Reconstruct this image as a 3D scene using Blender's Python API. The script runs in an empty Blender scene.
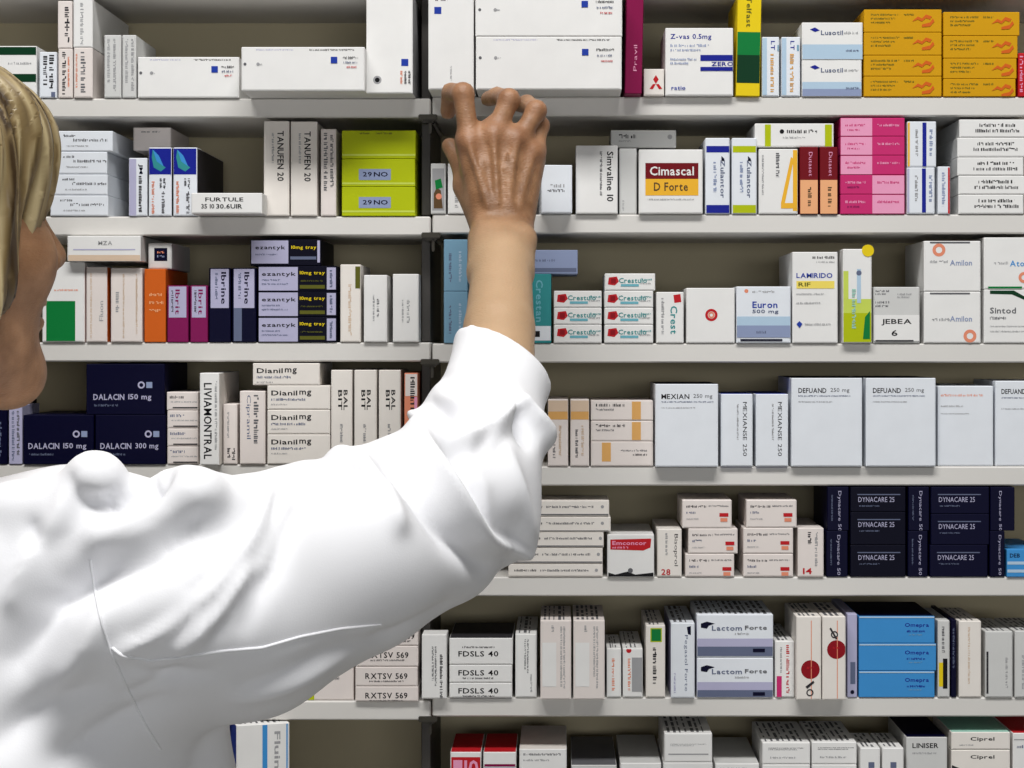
import bpy, bmesh, math, random
import numpy as np
from mathutils import Vector, Matrix

# ------------------------------------------------------------------ camera, light, exposure
SC = bpy.context.scene
COL = SC.collection
D, F, CX, CY, ZC = 1.8, 2000.0, 560.0, 340.0, 1.5     # distance to the shelf fronts, focal px, principal point, eye height
cam = bpy.data.cameras.new('camera'); cam.sensor_width = 36.0; cam.lens = 36.0 * F / 1024.0
cam.shift_x = -(CX - 512) / 1024.0; cam.shift_y = (CY - 384) / 1024.0
cam.clip_start = 0.05
cam_o = bpy.data.objects.new('camera', cam); COL.objects.link(cam_o)
cam_o.location = (0, -D, ZC); cam_o.rotation_euler = (math.pi / 2, 0, 0)
SC.camera = cam_o
SC.view_settings.view_transform = 'Standard'; SC.view_settings.look = 'None'
SC.view_settings.gamma = 1.0; SC.view_settings.use_curve_mapping = False
SC.view_settings.exposure = 0.0
wd = bpy.data.worlds.new('world'); SC.world = wd; wd.use_nodes = True
wd.node_tree.nodes['Background'].inputs[0].default_value = (0.90, 0.95, 1.0, 1)
wd.node_tree.nodes['Background'].inputs[1].default_value = 0.03
def area_light(name, loc, target, sx, sy, power, colr):
    l = bpy.data.lights.new(name, 'AREA'); l.shape = 'RECTANGLE'; l.size = sx; l.size_y = sy; l.energy = power; l.color = colr
    o = bpy.data.objects.new(name, l); COL.objects.link(o); o.location = loc
    o.rotation_euler = (Vector(target) - Vector(loc)).to_track_quat('-Z', 'Y').to_euler()
    return o
area_light('ceiling_lamp', (-0.1, -1.45, 3.7), (-0.1, -0.25, 1.4), 2.2, 0.5, 86, (1.0, 0.992, 0.975))
area_light('front_fill', (0.4, -3.8, 1.55), (0.1, 0.0, 1.45), 1.9, 0.5, 27, (0.97, 0.985, 1.0))  # added frontal fill standing in for light bounced around the room

rng = random.Random(7)
def W(px, py, d):
    return Vector(((px - CX) / F * d, d - D, ZC + (CY - py) / F * d))

# ------------------------------------------------------------------ materials
MATS = {}
def lin(c):
    return tuple((x / 12.92 if x <= 0.04045 else ((x + 0.055) / 1.055) ** 2.4) for x in [v / 255 for v in c])
PAL = {
 'white': (231, 230, 228), 'coolwhite': (226, 230, 236), 'warmwhite': (231, 225, 218), 'pinkwhite': (227, 218, 213), 'greywhite': (206, 206, 204),
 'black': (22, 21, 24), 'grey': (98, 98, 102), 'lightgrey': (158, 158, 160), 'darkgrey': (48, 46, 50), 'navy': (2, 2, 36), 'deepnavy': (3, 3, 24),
 'blue': (34, 60, 158), 'royal': (24, 34, 140), 'sky': (62, 142, 206), 'paleblue': (176, 200, 220), 'steel': (120, 160, 185), 'teal': (52, 140, 142), 'tealpale': (110, 176, 190),
 'bluegrey': (140, 152, 184), 'slate': (98, 106, 132), 'lavender': (178, 176, 204), 'magenta': (198, 46, 110), 'plum': (128, 14, 68), 'pink': (232, 156, 190),
 'purple': (128, 24, 84), 'maroon': (112, 12, 24), 'red': (188, 30, 38), 'darkred': (140, 16, 28), 'orange': (206, 96, 30), 'peach': (236, 172, 124),
 'tan': (218, 166, 98), 'amber': (236, 178, 50), 'gold': (206, 152, 14), 'yellow': (228, 200, 24), 'paleyellow': (238, 216, 100), 'lime': (176, 188, 12), 'palelime': (196, 212, 90),
 'green': (12, 120, 56), 'darkgreen': (8, 54, 30), 'olive': (92, 92, 30), 'brown': (92, 70, 44), 'beige': (214, 190, 166), 'mint': (160, 206, 190), 'coral': (226, 140, 110),
}
def nm(m): return m.node_tree.nodes, m.node_tree.links
def mat(key, rough=0.5):
    """printed carton board: a faint mottling and a fine paper grain over the ink colour"""
    if key in MATS: return MATS[key]
    m = bpy.data.materials.new('carton_' + key); m.use_nodes = True; n, l = nm(m); b = n['Principled BSDF']
    c = lin(PAL[key])
    tc = n.new('ShaderNodeTexCoord'); nz = n.new('ShaderNodeTexNoise'); nz.inputs['Scale'].default_value = 40; nz.inputs['Detail'].default_value = 3
    mx = n.new('ShaderNodeMix'); mx.data_type = 'RGBA'
    mx.inputs[6].default_value = (*[x * 0.93 for x in c], 1); mx.inputs[7].default_value = (*[min(1, x * 1.05) for x in c], 1)
    l.new(tc.outputs['Object'], nz.inputs['Vector']); l.new(nz.outputs['Fac'], mx.inputs[0]); l.new(mx.outputs[2], b.inputs['Base Color'])
    b.inputs['Roughness'].default_value = rough; b.inputs['Specular IOR Level'].default_value = 0.12
    MATS[key] = m; return m
def plain(name, c, rough=0.5, metal=0.0, scale=20, var=0.08, bump=0.0, bscale=60):
    m = bpy.data.materials.new(name); m.use_nodes = True; n, l = nm(m); b = n['Principled BSDF']; c = lin(c)
    tc = n.new('ShaderNodeTexCoord'); nz = n.new('ShaderNodeTexNoise'); nz.inputs['Scale'].default_value = scale; nz.inputs['Detail'].default_value = 4
    mx = n.new('ShaderNodeMix'); mx.data_type = 'RGBA'
    mx.inputs[6].default_value = (*[x * (1 - var) for x in c], 1); mx.inputs[7].default_value = (*[min(1, x * (1 + var)) for x in c], 1)
    l.new(tc.outputs['Object'], nz.inputs['Vector']); l.new(nz.outputs['Fac'], mx.inputs[0]); l.new(mx.outputs[2], b.inputs['Base Color'])
    b.inputs['Roughness'].default_value = rough; b.inputs['Metallic'].default_value = metal
    if bump:
        n2 = n.new('ShaderNodeTexNoise'); n2.inputs['Scale'].default_value = bscale; bp = n.new('ShaderNodeBump'); bp.inputs['Strength'].default_value = bump; bp.inputs['Distance'].default_value = 0.002
        l.new(tc.outputs['Object'], n2.inputs['Vector']); l.new(n2.outputs['Fac'], bp.inputs['Height']); l.new(bp.outputs['Normal'], b.inputs['Normal'])
    return m

# ------------------------------------------------------------------ mesh helpers
def link(name, me, parent=None, loc=None):
    o = bpy.data.objects.new(name, me); COL.objects.link(o)
    if parent is not None: o.parent = parent
    if loc is not None: o.location = loc
    return o
def mesh(name, verts, faces, mats, fmat=None, smooth=False):
    me = bpy.data.meshes.new(name); me.from_pydata([tuple(v) for v in verts], [], faces)
    for m in (mats if isinstance(mats, (list, tuple)) else [mats]): me.materials.append(m)
    if fmat is not None: me.polygons.foreach_set('material_index', fmat)
    if smooth: me.polygons.foreach_set('use_smooth', [True] * len(me.polygons))
    me.update(); return me
def tag(o, label, cat, group=None, kind=None):
    o['label'] = label
    if cat: o['category'] = cat
    if group: o['group'] = group
    if kind: o['kind'] = kind
    return o
def bevel_box(x0, x1, y0, y1, z0, z1, bev, mats, sidefn=None, name='box'):
    bm = bmesh.new(); bmesh.ops.create_cube(bm, size=1.0)
    for v in bm.verts: v.co = Vector((x0 if v.co.x < 0 else x1, y0 if v.co.y < 0 else y1, z0 if v.co.z < 0 else z1))
    if bev > 0: bmesh.ops.bevel(bm, geom=bm.edges[:] + bm.verts[:], offset=bev, segments=1, affect='EDGES', profile=0.5)
    me = bpy.data.meshes.new(name)
    if sidefn:
        bm.normal_update()
        for f in bm.faces: f.material_index = sidefn(f.normal)
    bm.to_mesh(me); bm.free()
    for m in mats: me.materials.append(m)
    return me

# ------------------------------------------------------------------ letters (Blender's built-in font, turned into flat ink)
CH = 'ABCDEFGHIJKLMNOPQRSTUVWXYZabcdefghijklmnopqrstuvwxyz0123456789.-%+'
GLY = {}
def load_glyphs():
    tmp = []
    for bold in (0, 1):
        for c in CH:
            cu = bpy.data.curves.new('g', 'FONT'); cu.body = c; cu.size = 1.0; cu.resolution_u = 2; cu.offset = 0.018 * bold
            o = bpy.data.objects.new('g', cu); COL.objects.link(o); tmp.append((bold, c, o, cu))
    bpy.context.view_layer.update(); dg = bpy.context.evaluated_depsgraph_get()
    for bold, c, o, cu in tmp:
        me = bpy.data.meshes.new_from_object(o.evaluated_get(dg))
        vs = [tuple(v.co[:2]) for v in me.vertices]; fs = [tuple(p.vertices) for p in me.polygons]
        GLY[bold, c] = (vs, fs, min(v[0] for v in vs), max(v[0] for v in vs)); bpy.data.meshes.remove(me)
    for _, _, o, cu in tmp: bpy.data.objects.remove(o); bpy.data.curves.remove(cu)
load_glyphs()
def text_geo(s, bold):
    V, Fc, x = [], [], 0.0
    for c in s:
        if c == ' ': x += 0.34; continue
        vs, fs, a, b = GLY[bold, c]; k = len(V)
        V += [(v[0] - a + x, v[1]) for v in vs]; Fc += [tuple(i + k for i in f) for f in fs]
        x += b - a + 0.085
    return V, Fc
# ops measured in photo pixels from the front face's top-left corner ---------------------------------
def T(u, v, w, h, s, c='black', rot=0, bold=1): return ('brand_text', 'T', u, v, w, h, c, s, rot, bold)
def R(u, v, w, h, c, name='colour_panel'): return (name, 'R', u, v, w, h, c)
def S(u, v, w, h, c='grey', n=1): return ('fine_print', 'S', u, v, w, h, c, n)
def C(u, v, r, c, r2=0): return ('logo', 'C', u, v, r, r2, c)
def P(c, *pts, name='logo'): return (name, 'P', pts, c)
def op_geo(op, rnd):
    k = op[1]
    if k == 'R':
        _, _, u, v, w, h, c = op
        return [(u, v), (u, v + h), (u + w, v + h), (u + w, v)], [(0, 1, 2, 3)], c
    if k == 'P':
        return list(op[2]), [tuple(range(len(op[2])))], op[3]
    if k == 'C':
        _, _, u, v, r, r2, c = op; n = 20
        ring = [(u + r * math.cos(6.2832 * i / n), v + r * math.sin(6.2832 * i / n)) for i in range(n)]
        if not r2: return ring, [tuple(range(n))[::-1]], c
        inn = [(u + r2 * math.cos(6.2832 * i / n), v + r2 * math.sin(6.2832 * i / n)) for i in range(n)]
        return ring + inn, [(i, n + i, n + (i + 1) % n, (i + 1) % n) for i in range(n)], c
    if k == 'S':
        _, _, u, v, w, h, c, n = op; V, Fc = [], []
        vert = h > w; L, B = (h, w) if vert else (w, h)
        lane = B / (n + (n - 1) * 0.45)
        for j in range(n):
            x, end = 0.0, L * (1 if j == 0 else rnd.uniform(0.6, 1.0))
            while x < end:
                ww = min(end - x, lane * rnd.uniform(0.16, 0.42)); hh = lane * rnd.uniform(0.6, 1.0)
                b = j * lane * 1.45 + lane - hh
                q = [(x, b), (x, b + hh), (x + ww, b + hh), (x + ww, b)]
                if rnd.random() < 0.55: q = [(x, b), (x, b + lane * 0.3), (x + ww * 1.7, b + lane * 0.3), (x + ww * 1.7, b)] if rnd.random() < 0.3 else q
                i = len(V)
                V += [((u + B - p[1]), v + p[0]) if vert else (u + p[0], v + p[1]) for p in q]; Fc.append((i, i + 1, i + 2, i + 3))
                x += ww + lane * (rnd.uniform(0.1, 0.26) if rnd.random() < 0.84 else 0.6)
        return V, Fc, c
    if k == 'T':
        _, _, u, v, w, h, c, s, rot, bold = op
        V, Fc = text_geo(s, bold)
        xs = [p[0] for p in V]; ys = [p[1] for p in V]; a0, a1, b0, b1 = min(xs), max(xs), min(ys), max(ys)
        if not rot: V = [(u + (p[0] - a0) / (a1 - a0) * w, v + h - (p[1] - b0) / (b1 - b0) * h) for p in V]
        elif rot == 1: V = [(u + (p[1] - b0) / (b1 - b0) * w, v + (p[0] - a0) / (a1 - a0) * h) for p in V]          # reads downwards
        else: V = [(u + w - (p[1] - b0) / (b1 - b0) * w, v + h - (p[0] - a0) / (a1 - a0) * h) for p in V]          # reads upwards
        return V, Fc, c

# ------------------------------------------------------------------ cartons
BAY = 431.5
SHELF = {1: (98.5, 97), 2: (216.5, 214.5), 3: (342.5, 343.5), 4: (464.5, 466.5), 5: (579, 577), 6: (701, 697.5), 7: (820, 819)}
def shelf_z(row, px): return ZC + (CY - SHELF[row][0 if px < BAY else 1]) / F * D
ROWS = {1: 'on the top shelf', 2: 'on the second shelf', 3: 'on the third shelf', 4: 'on the fourth shelf', 5: 'on the fifth shelf', 6: 'on the sixth shelf', 7: 'on the lowest shelf'}
class Rec: pass
def carton(row, x0, x1, y0, label, ops=(), col='white', ov=1.0, dep=None, on=None, group=None, yaw=0.0, lean=0.0, top=None, side=None, flap=None, y1=None, name='medicine_carton', cat='medicine box', trim=0.35, zoff=0):
    d = D - ov / 1000.0; s = d / F
    xa, xb = (x0 + trim - CX) * s, (x1 - trim - CX) * s
    z0 = (on if isinstance(on, float) else on.top) if on is not None else shelf_z(row, (x0 + x1) / 2)
    z0 += 0.0003
    z1 = ZC + (CY - y0) * s
    w, h = xb - xa, z1 - z0
    dep = (dep if dep else rng.uniform(85, 118)) / 1000.0
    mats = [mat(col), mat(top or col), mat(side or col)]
    fn = (lambda n: 1 if abs(n.z) > 0.8 else (2 if abs(n.x) > 0.8 else 0))
    body = bevel_box(-w / 2, w / 2, 0, dep, 0, h, 0.0005, mats, fn, name)
    o = link(name, body, None, ((xa + xb) / 2, -ov / 1000.0, z0))
    o.rotation_euler = (0, math.radians(lean), math.radians(yaw))
    tag(o, label, cat, group)
    pxs = w / max(1e-6, (x1 - x0 - 2 * trim))                       # metres per photo px on this face
    rnd = random.Random(int(x0 * 131 + y0 * 7 + row))
    if flap is None: flap = col in ('white', 'coolwhite', 'warmwhite', 'pinkwhite', 'greywhite')
    lift = 0.0
    if flap:
        e = 0.0011
        fl = bevel_box(-w / 2 + e, w / 2 - e, -0.00035, 0.0002, e, h - 0.0005, 0.0001, [mat(col)], None, 'tuck_flap'); link('tuck_flap', fl, o); lift = 0.00035
    bags = {}
    for i, op in enumerate(ops):
        V, Fc, c = op_geo(op, rnd); key = (op[0], c, i if op[1] == 'R' else -1)
        yv = -lift - 0.00012 - 0.00006 * i
        Vs, Fs = bags.setdefault(key, ([], [])); k = len(Vs)
        for p in V: Vs.append((-w / 2 + min(max(p[0] * pxs, 0.0004), w - 0.0004), yv, h - min(max(p[1] * pxs, 0.0004), h - 0.0004)))
        Fs += [tuple(j + k for j in f) for f in Fc]
    for (nme, c, _), (Vs, Fs) in bags.items(): link(nme, mesh(nme, Vs, Fs, mat(c)), o)
    if row >= 6 and flap and top is None and w > 0.012 and dep > 0.05:                 # printed side panel that shows on top of cartons seen from above
        Vs, Fs = [], []; n_ = max(3, int(w / 0.0055)); x_ = -w / 2 + 0.003
        for i in range(n_):
            xx = x_ + i * (w - 0.006) / n_; ww = (w - 0.006) / n_ * rnd.uniform(0.2, 0.6); y_ = 0.004 + rnd.random() * 0.004
            while y_ < dep - 0.006:
                L_ = rnd.uniform(0.008, 0.03); k = len(Vs); ye = min(y_ + L_, dep - 0.004)
                Vs += [(xx, y_, h + 0.00012), (xx + ww, y_, h + 0.00012), (xx + ww, ye, h + 0.00012), (xx, ye, h + 0.00012)]; Fs.append((k, k + 1, k + 2, k + 3)); y_ = ye + rnd.uniform(0.002, 0.012)
        link('side_print', mesh('side_print', Vs, Fs, mat('grey')), o)
    r = Rec(); r.top = z1; r.o = o; r.z0 = z0
    return r
NUM = {2: 'two', 3: 'three', 4: 'four', 5: 'five'}
ORD = {2: ['bottom', 'top'], 3: ['bottom', 'middle', 'top'], 4: ['bottom', 'second from bottom', 'second from top', 'top'], 5: ['bottom', 'second from bottom', 'middle', 'second from top', 'top']}
def stack(row, spans, what, where, opsf, group, col='white', on=None, **kw):
    """spans from the bottom carton up: (x0, x1, ytop); each rests on the one below"""
    n, prev, out = len(spans), on, []
    for i, sp in enumerate(spans):
        x0, x1, yt = sp[:3]; ov = sp[3] if len(sp) > 3 else kw.get('ov', 1.0)
        k = dict(kw); k['ov'] = ov; k.setdefault('dep', 98)
        word = ORD[n][i]
        prev = carton(row, x0, x1, yt, f'{what}, {word} of {NUM[n]} stacked {where}' if n > 1 else f'{what} {where}', opsf(i), col, on=prev, group=group, **k)
        out.append(prev)
    return out

exec_rows = []
# ================================================================== TOP SHELF
def row1():
    r = 1
    carton(r, -22, 37, 46, 'white carton with dark green bands beside the blonde hair on the top shelf', [R(0, 1, 59, 8, 'darkgreen'), R(28, 28, 30, 8, 'darkgreen'), S(30, 16, 24, 2.5, 'lightgrey')], 'white', ov=-1)
    carton(r, 39, 57, 52, 'small upright white carton left of the tall double column on the top shelf', [S(4, 4, 4.5, 30, 'darkgrey'), S(10, 3, 5, 34, 'black'), R(12, 40, 4, 5, 'slate')], 'coolwhite')
    p = [carton(r, 58, 73, 49, 'upright pinkish white carton, bottom left of the tall double column on the top shelf', [S(4, 3, 4, 44, 'darkgrey'), S(9.5, 8, 2, 30, 'coral')], 'pinkwhite', dep=150, group='upright cartons in the tall double column'),
         carton(r, 73.5, 93, 48, 'upright pinkish white carton, bottom right of the tall double column on the top shelf', [S(7, 4, 5, 42, 'grey'), S(2, 6, 2, 34, 'coral')], 'pinkwhite', dep=150, ov=2, group='upright cartons in the tall double column')]
    carton(r, 57.5, 72.5, 1, 'upright pinkish white carton, top left of the tall double column on the top shelf', [S(7, 6, 5, 36, 'darkgrey')], 'pinkwhite', dep=150, on=p[0], group='upright cartons in the tall double column')
    carton(r, 73, 93, -1, 'upright white carton, top right of the tall double column on the top shelf', [S(7, 4, 3.5, 42, 'lightgrey')], 'white', dep=150, on=p[1], ov=2, group='upright cartons in the tall double column')
    for x0, x1, wd_ in ((104, 121.5, 'left'), (122, 136.5, 'right')):
        carton(r, x0, x1, 35, f'{wd_} one of two pale grey upright cartons beside the wide white carton, top shelf', [S(3, 4, 3, 44, 'lightgrey'), S(9, 4, 3, 52, 'lightgrey')], 'greywhite', group='pale grey upright cartons on the top shelf')
    def wide(w, h):
        ops = [S(w * 0.12, 2, w * 0.30, 1.6, 'lavender'), S(w * 0.55, 2, w * 0.36, 1.8, 'darkgrey'), C(w * 0.03, h * 0.40, 1.5, 'grey'), C(w * 0.135, h * 0.40, 1.6, 'lightgrey'), S(w * 0.128, h * 0.385, w * 0.04, 1.6, 'lightgrey'),
               R(w * 0.722, h * 0.23, 6.5, 6.5, 'blue', 'logo'), S(w * 0.82, h * 0.22, w * 0.12, 2.4, 'darkgrey'), S(w * 0.825, h * 0.33, w * 0.11, 2.4, 'slate'), S(w * 0.85, h * 0.44, w * 0.08, 2.0, 'red')]
        return ops
    carton(r, 137.5, 239.5, 57, 'long white carton with blue logo, lower front, beside two pale grey upright cartons', wide(102, 40), 'white', ov=2, group='long white cartons with blue square logo')
    carton(r, 241, 365, 47, 'long white carton with blue logo jutting over the top shelf edge', wide(124, 43), 'white', ov=52, dep=150, group='long white cartons with blue square logo')
    carton(r, 366, 413, -7, 'tall white carton with round black mark, left of the one being grasped', [C(11, 87, 4.2, 'lightgrey'), C(11, 87, 2.4, 'black'), R(35, 66, 7, 7, 'blue', 'logo'), S(34, 78, 2.4, 13, 'coral'), S(38, 78, 2.4, 13, 'darkgrey'), S(42, 78, 2.4, 13, 'darkgrey')], 'white', ov=34, dep=150, side='lightgrey')
    carton(r, 428, 474, -10, 'tall white carton with blue logo that the hand is grasping', [S(7, 8, 12, 3, 'darkgrey'), R(6, 17, 7, 7, 'blue', 'logo'), S(22, 76, 1.6, 14, 'lightgrey')], 'white', ov=50, dep=150)
    b = carton(r, 475.5, 622, 37, 'long white carton with blue logo, lower of two right of the grasped carton', wide(147, 52), 'white', ov=50, dep=150, group='long white cartons with blue square logo')
    carton(r, 475, 622.5, -11, 'long white carton with blue logo, upper of two right of the grasped carton', wide(147, 52), 'white', ov=50, dep=150, on=b, group='long white cartons with blue square logo')
    carton(r, 624.5, 642, -7, 'tall plum coloured carton standing between white cartons on the top shelf', [T(8, 52, 3.4, 26, 'Pravil', 'pink', 2, 0)], 'plum', ov=22, dep=120, lean=1.2)
    carton(r, 643.5, 664.5, 69, 'small white carton with red three diamond mark on the top shelf', [P('red', (12, 6), (9.2, 10.5), (12, 15), (14.8, 10.5)), P('red', (12, 15), (9, 15.2), (5.5, 20), (9, 20.2)), P('red', (12, 15), (15, 20.2), (18.5, 20), (15, 15.2))], 'warmwhite', ov=6)
    carton(r, 665, 733.5, 28, 'large white carton with navy label box and bold navy name on the top shelf', [T(5, 6, 41, 6.5, 'Z-vas 0.5mg', 'royal'), S(5, 16, 38, 3, 'bluegrey'), S(5, 21, 30, 2.4, 'bluegrey'), R(35, 27, 34, 6, 'royal'), T(46, 34, 22, 4, 'ZERO', 'royal'), R(35, 39, 34, 4, 'royal'), S(5, 30, 26, 2.4, 'bluegrey'), S(5, 34, 18, 2.4, 'bluegrey'), T(6, 58, 14, 4, 'ratio', 'blue')], 'white', ov=6)
    carton(r, 735.5, 760, -5, 'tall yellow and green banded carton leaning slightly on the top shelf', [R(0, 37, 24, 23, 'green'), R(0, 60, 24, 28, 'darkgreen'), T(9, 2, 5, 30, 'Telfast', 'olive', 1)], 'yellow', ov=4, lean=1.1)
    for i, (x0, x1) in enumerate(((761.5, 779.5), (781, 800.5))):
        carton(r, x0, x1, 37, f'{"left" if i == 0 else "right"} one of two upright pale blue cartons on the top shelf', [R(0, 1, 5, 57, 'paleblue'), T(9, 4, 4, 9, 'LT', 'royal', 1), R(15.5, 8, 2, 6, 'steel'), S(8.5, 17, 4, 38, 'tan')], 'coolwhite', group='upright pale blue cartons')
    def oo(i): return [R(0, 22, 62, 7, 'paleblue'), R(0, 29, 62, 8, 'bluegrey' if i == 0 else 'paleblue'), P('royal', (8, 7), (13, 5), (18, 8), (13, 9.5)), T(19, 8, 22, 4.5, 'Lusotil', 'slate'), S(42, 9, 14, 2.5, 'lightgrey'), S(44, 27, 13, 2.2, 'slate')]
    stack(r, [(801.5, 862, 60), (801.5, 863, 22.5)], 'pale blue and white carton with swoosh', 'left of yellow cartons', oo, 'pale blue swoosh cartons')
    def yel(i): return [S(7, 4, 28, 2.2, 'olive'), S(7, 8, 24, 2, 'olive'), S(7, 12, 20, 2, 'olive'), S(40, 4, 10, 2, 'olive'), P('orange', (48, 12), (54, 7), (58, 9), (62, 5), (68, 7), (66, 10), (62, 8.5), (58, 12), (54, 10)), P('orange', (58, 15), (66, 13), (69, 9), (70.5, 12), (66, 17), (58, 17.5))]
    stack(r, [(863.5, 942, 76.5), (863.5, 942, 55.5), (863.5, 942, 32.5), (863.5, 942, 9.5)], 'yellow carton', 'in the left yellow pile', yel, 'yellow cartons on the top shelf', 'gold', dep=80)
    stack(r, [(943, 1016, 79), (943, 1017, 58.5), (943, 1018, 36), (943, 1020, 12)], 'yellow carton', 'in the right yellow pile', yel, 'yellow cartons on the top shelf', 'gold', dep=80)
    carton(r, 1018, 1046, 53, 'red carton cut off at the right end of the top shelf', [S(1.5, 3, 3.5, 36, 'pink')], 'red', ov=1)
# ================================================================== SECOND SHELF
def row2():
    r = 2
    def big(i): return [S(10, 3.5, 12, 2.4, 'darkgrey'), S(20, 7.5, 34, 3, 'grey'), S(13, 14, 22, 1.8, 'lightgrey')]
    stack(r, [(50, 108.5, 195.5), (52, 108, 174.5), (53, 107.5, 152), (53, 113, 131)], 'broad white carton', 'beside the blonde head, second shelf', big, 'broad white cartons beside the head', 'coolwhite', dep=140)
    carton(r, 128.5, 147.5, 158, 'upright white carton with navy print left of two blue topped cartons', [R(0.5, 1, 7, 57, 'lavender'), T(9.5, 6, 4.5, 10, 'JM', 'navy', 1), S(10, 18, 3.5, 36, 'darkgrey')], 'coolwhite')
    c = []
    for i, (x0, x1) in enumerate(((148.5, 172), (173, 197.5))):
        c.append(carton(r, x0, x1, 147.5, f'{"left" if i == 0 else "right"} one of two upright cartons with blue and green tops', [R(0, 1, 23, 26, 'royal'), P('teal', (4, 2), (8, 14), (17, 20), (12, 24), (5, 20), (3, 10)), P('sky', (4, 2), (8, 14), (15, 19), (10, 8)), S(11, 31, 6, 10, 'darkgrey', 2), S(3, 34, 3, 32, 'coral'), S(13, 44, 3.5, 22, 'grey')], 'coolwhite', side='darkgrey', dep=140, group='blue and green topped cartons'))
    carton(r, 133, 171, 127.5, 'small pinkish carton lying on top of the blue topped cartons', [S(8, 3.5, 9, 1.6, 'grey'), S(19, 3.5, 8, 1.6, 'grey')], 'pinkwhite', ov=-30, dep=90, on=c[0].top)
    carton(r, 191, 262.5, 193, 'flat white carton with black print lying in front, left of tall upright cartons', [T(14, 4.5, 38, 4, 'FURTULE', 'black'), T(10, 11, 13, 4.6, '35 10', 'black'), T(25, 11, 26, 4.6, '30.6U1R', 'black')], 'white', ov=34, dep=30)
    for i, (x0, x1) in enumerate(((263.5, 289.5), (290.5, 317.5))):
        carton(r, x0, x1, 121 + i * .5, f'{"left" if i == 0 else "right"} one of two tall cartons with black downward name, second shelf', [T(13.5, 10, 6.5, 50, 'TANUFEN 20', 'black', 1), S(8, 12, 2.5, 30, 'lightgrey')], 'warmwhite', ov=2, group='tall cartons with black downward name')
    carton(r, 320.5, 336.5, 129, 'slim upright carton with grey print left of the lime stack', [S(3, 4, 4, 58, 'grey'), S(9.5, 6, 3.5, 52, 'grey')], 'pinkwhite', ov=1)
    def lime(i): return [R(0, 23.5, 75, 1.8, 'palelime')] + ([R(17, 10, 32, 11, 'bluegrey'), T(21, 13, 9, 4.6, '29', 'navy'), T(32, 13, 14, 4.6, 'NO', 'navy')] if i < 2 else [S(18, 1.8, 10, 2, 'olive'), S(34, 1.8, 16, 2, 'olive')])
    stack(r, [(341.5, 415.5, 187), (341.5, 415.5, 159), (341.5, 416, 130.5)], 'lime green carton', 'left of the divider', lime, 'lime green cartons', 'lime', dep=120)
    carton(r, 430.5, 446, 163.5, 'small carton with green and brown picture just right of the divider', [R(1.5, 5, 12, 42, 'lightgrey', 'picture_panel'), P('brown', (3, 45), (3, 30), (6, 24), (10, 27), (12, 45), name='picture_panel'), P('green', (4, 17), (10, 15), (12, 24), (5, 26), name='picture_panel'), C(8, 33, 3, 'coral')], 'greywhite', ov=1)
    carton(r, 447.5, 478, 163.5, 'white upright carton mostly hidden behind the reaching hand', [S(7, 8, 4, 36, 'lightgrey')], 'white', ov=1)
    carton(r, 541, 572.5, 165, 'small white carton right of the wrist, set slightly askew', [S(6, 24, 18, 3, 'grey'), S(9, 19, 14, 3.4, 'lightgrey')], 'coolwhite', ov=14, yaw=3)
    k = carton(r, 575.5, 618, 145.5, 'white carton with bold downward name standing left of the yellow label carton', [T(31, 6, 6.5, 50, 'Simvaline 10', 'black', 1), S(24, 6, 2.6, 44, 'grey')], 'white', ov=4)
    l = carton(r, 619, 637, 148.5, 'narrow plain greyish carton left of the carton with maroon and yellow label', [S(3, 52, 2, 10, 'lightgrey')], 'greywhite', ov=-2)
    carton(r, 610.5, 676.5, 130, 'flat white carton lying across the tops of three upright cartons', [S(8, 4, 17, 4.4, 'darkgrey'), S(8, 10, 12, 2, 'lightgrey'), C(59, 7, 2.4, 'lightgrey')], 'greywhite', ov=-26, dep=70, on=max(k.top, ZC + (CY - 145.2) / F * D))
    carton(r, 638.5, 703, 149.5, 'white carton with maroon and yellow name label on second shelf', [R(6.5, 13.5, 53, 16, 'maroon', 'name_panel'), R(6.5, 29.5, 53, 16.5, 'amber', 'name_panel'), T(11, 17, 44, 9, 'Cimascal', 'white'), T(15, 33, 34, 8.5, 'D Forte', 'brown'), S(9, 49, 46, 1.6, 'lightgrey')], 'white', ov=5)
    for i, (x0, x1, cc, nme) in enumerate(((705, 730, 'royal', 'navy blue'), (731.5, 757, 'lime', 'lime green'))):
        carton(r, x0, x1, 138, f'upright white carton with {nme} bands at top and foot', [R(1, 8, 23, 6.5, cc), R(1, 67, 23, 8, cc), T(15, 22, 4.5, 38, 'Zulantor', 'slate', 1), S(8, 24, 3.5, 30, 'bluegrey'), P('navy', (16, 18), (19, 21), (19, 23), (16, 23))], 'coolwhite', group='upright banded cartons')
    q = carton(r, 758.5, 798, 149, 'upright white carton with a yellow slanted four on second shelf', [P('amber', (34, 1), (39, 1), (39, 62), (34, 62)), P('amber', (32, 8), (35, 10), (26, 54), (22, 54)), R(22, 54, 17, 5.5, 'amber', 'logo'), S(17, 4, 4, 24, 'grey'), S(3, 6, 2, 40, 'lightgrey')], 'white')
    m = []
    for i, (x0, x1) in enumerate(((799.5, 818.5), (819.5, 838))):
        m.append(carton(r, x0, x1, 147, f'{"left" if i == 0 else "right"} one of two upright maroon and peach cartons', [R(0, 33, 20, 35, 'peach'), T(9, 5, 3.6, 24, 'Dutaset', 'pink', 1, 0), S(8, 40, 4, 20, 'brown')], 'maroon', group='maroon and peach cartons', ov=2))
    carton(r, 754.5, 834, 123.5, 'flat white carton with lime stripes lying on top of upright cartons', [R(10, 1, 6, 22, 'lime'), R(70, 1, 7, 22, 'lime'), C(27, 8, 2.2, 'black'), S(32, 6, 30, 3.6, 'darkgrey'), S(28, 13, 22, 2, 'lightgrey')], 'white', ov=-2, dep=80, on=m[0])
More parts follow.
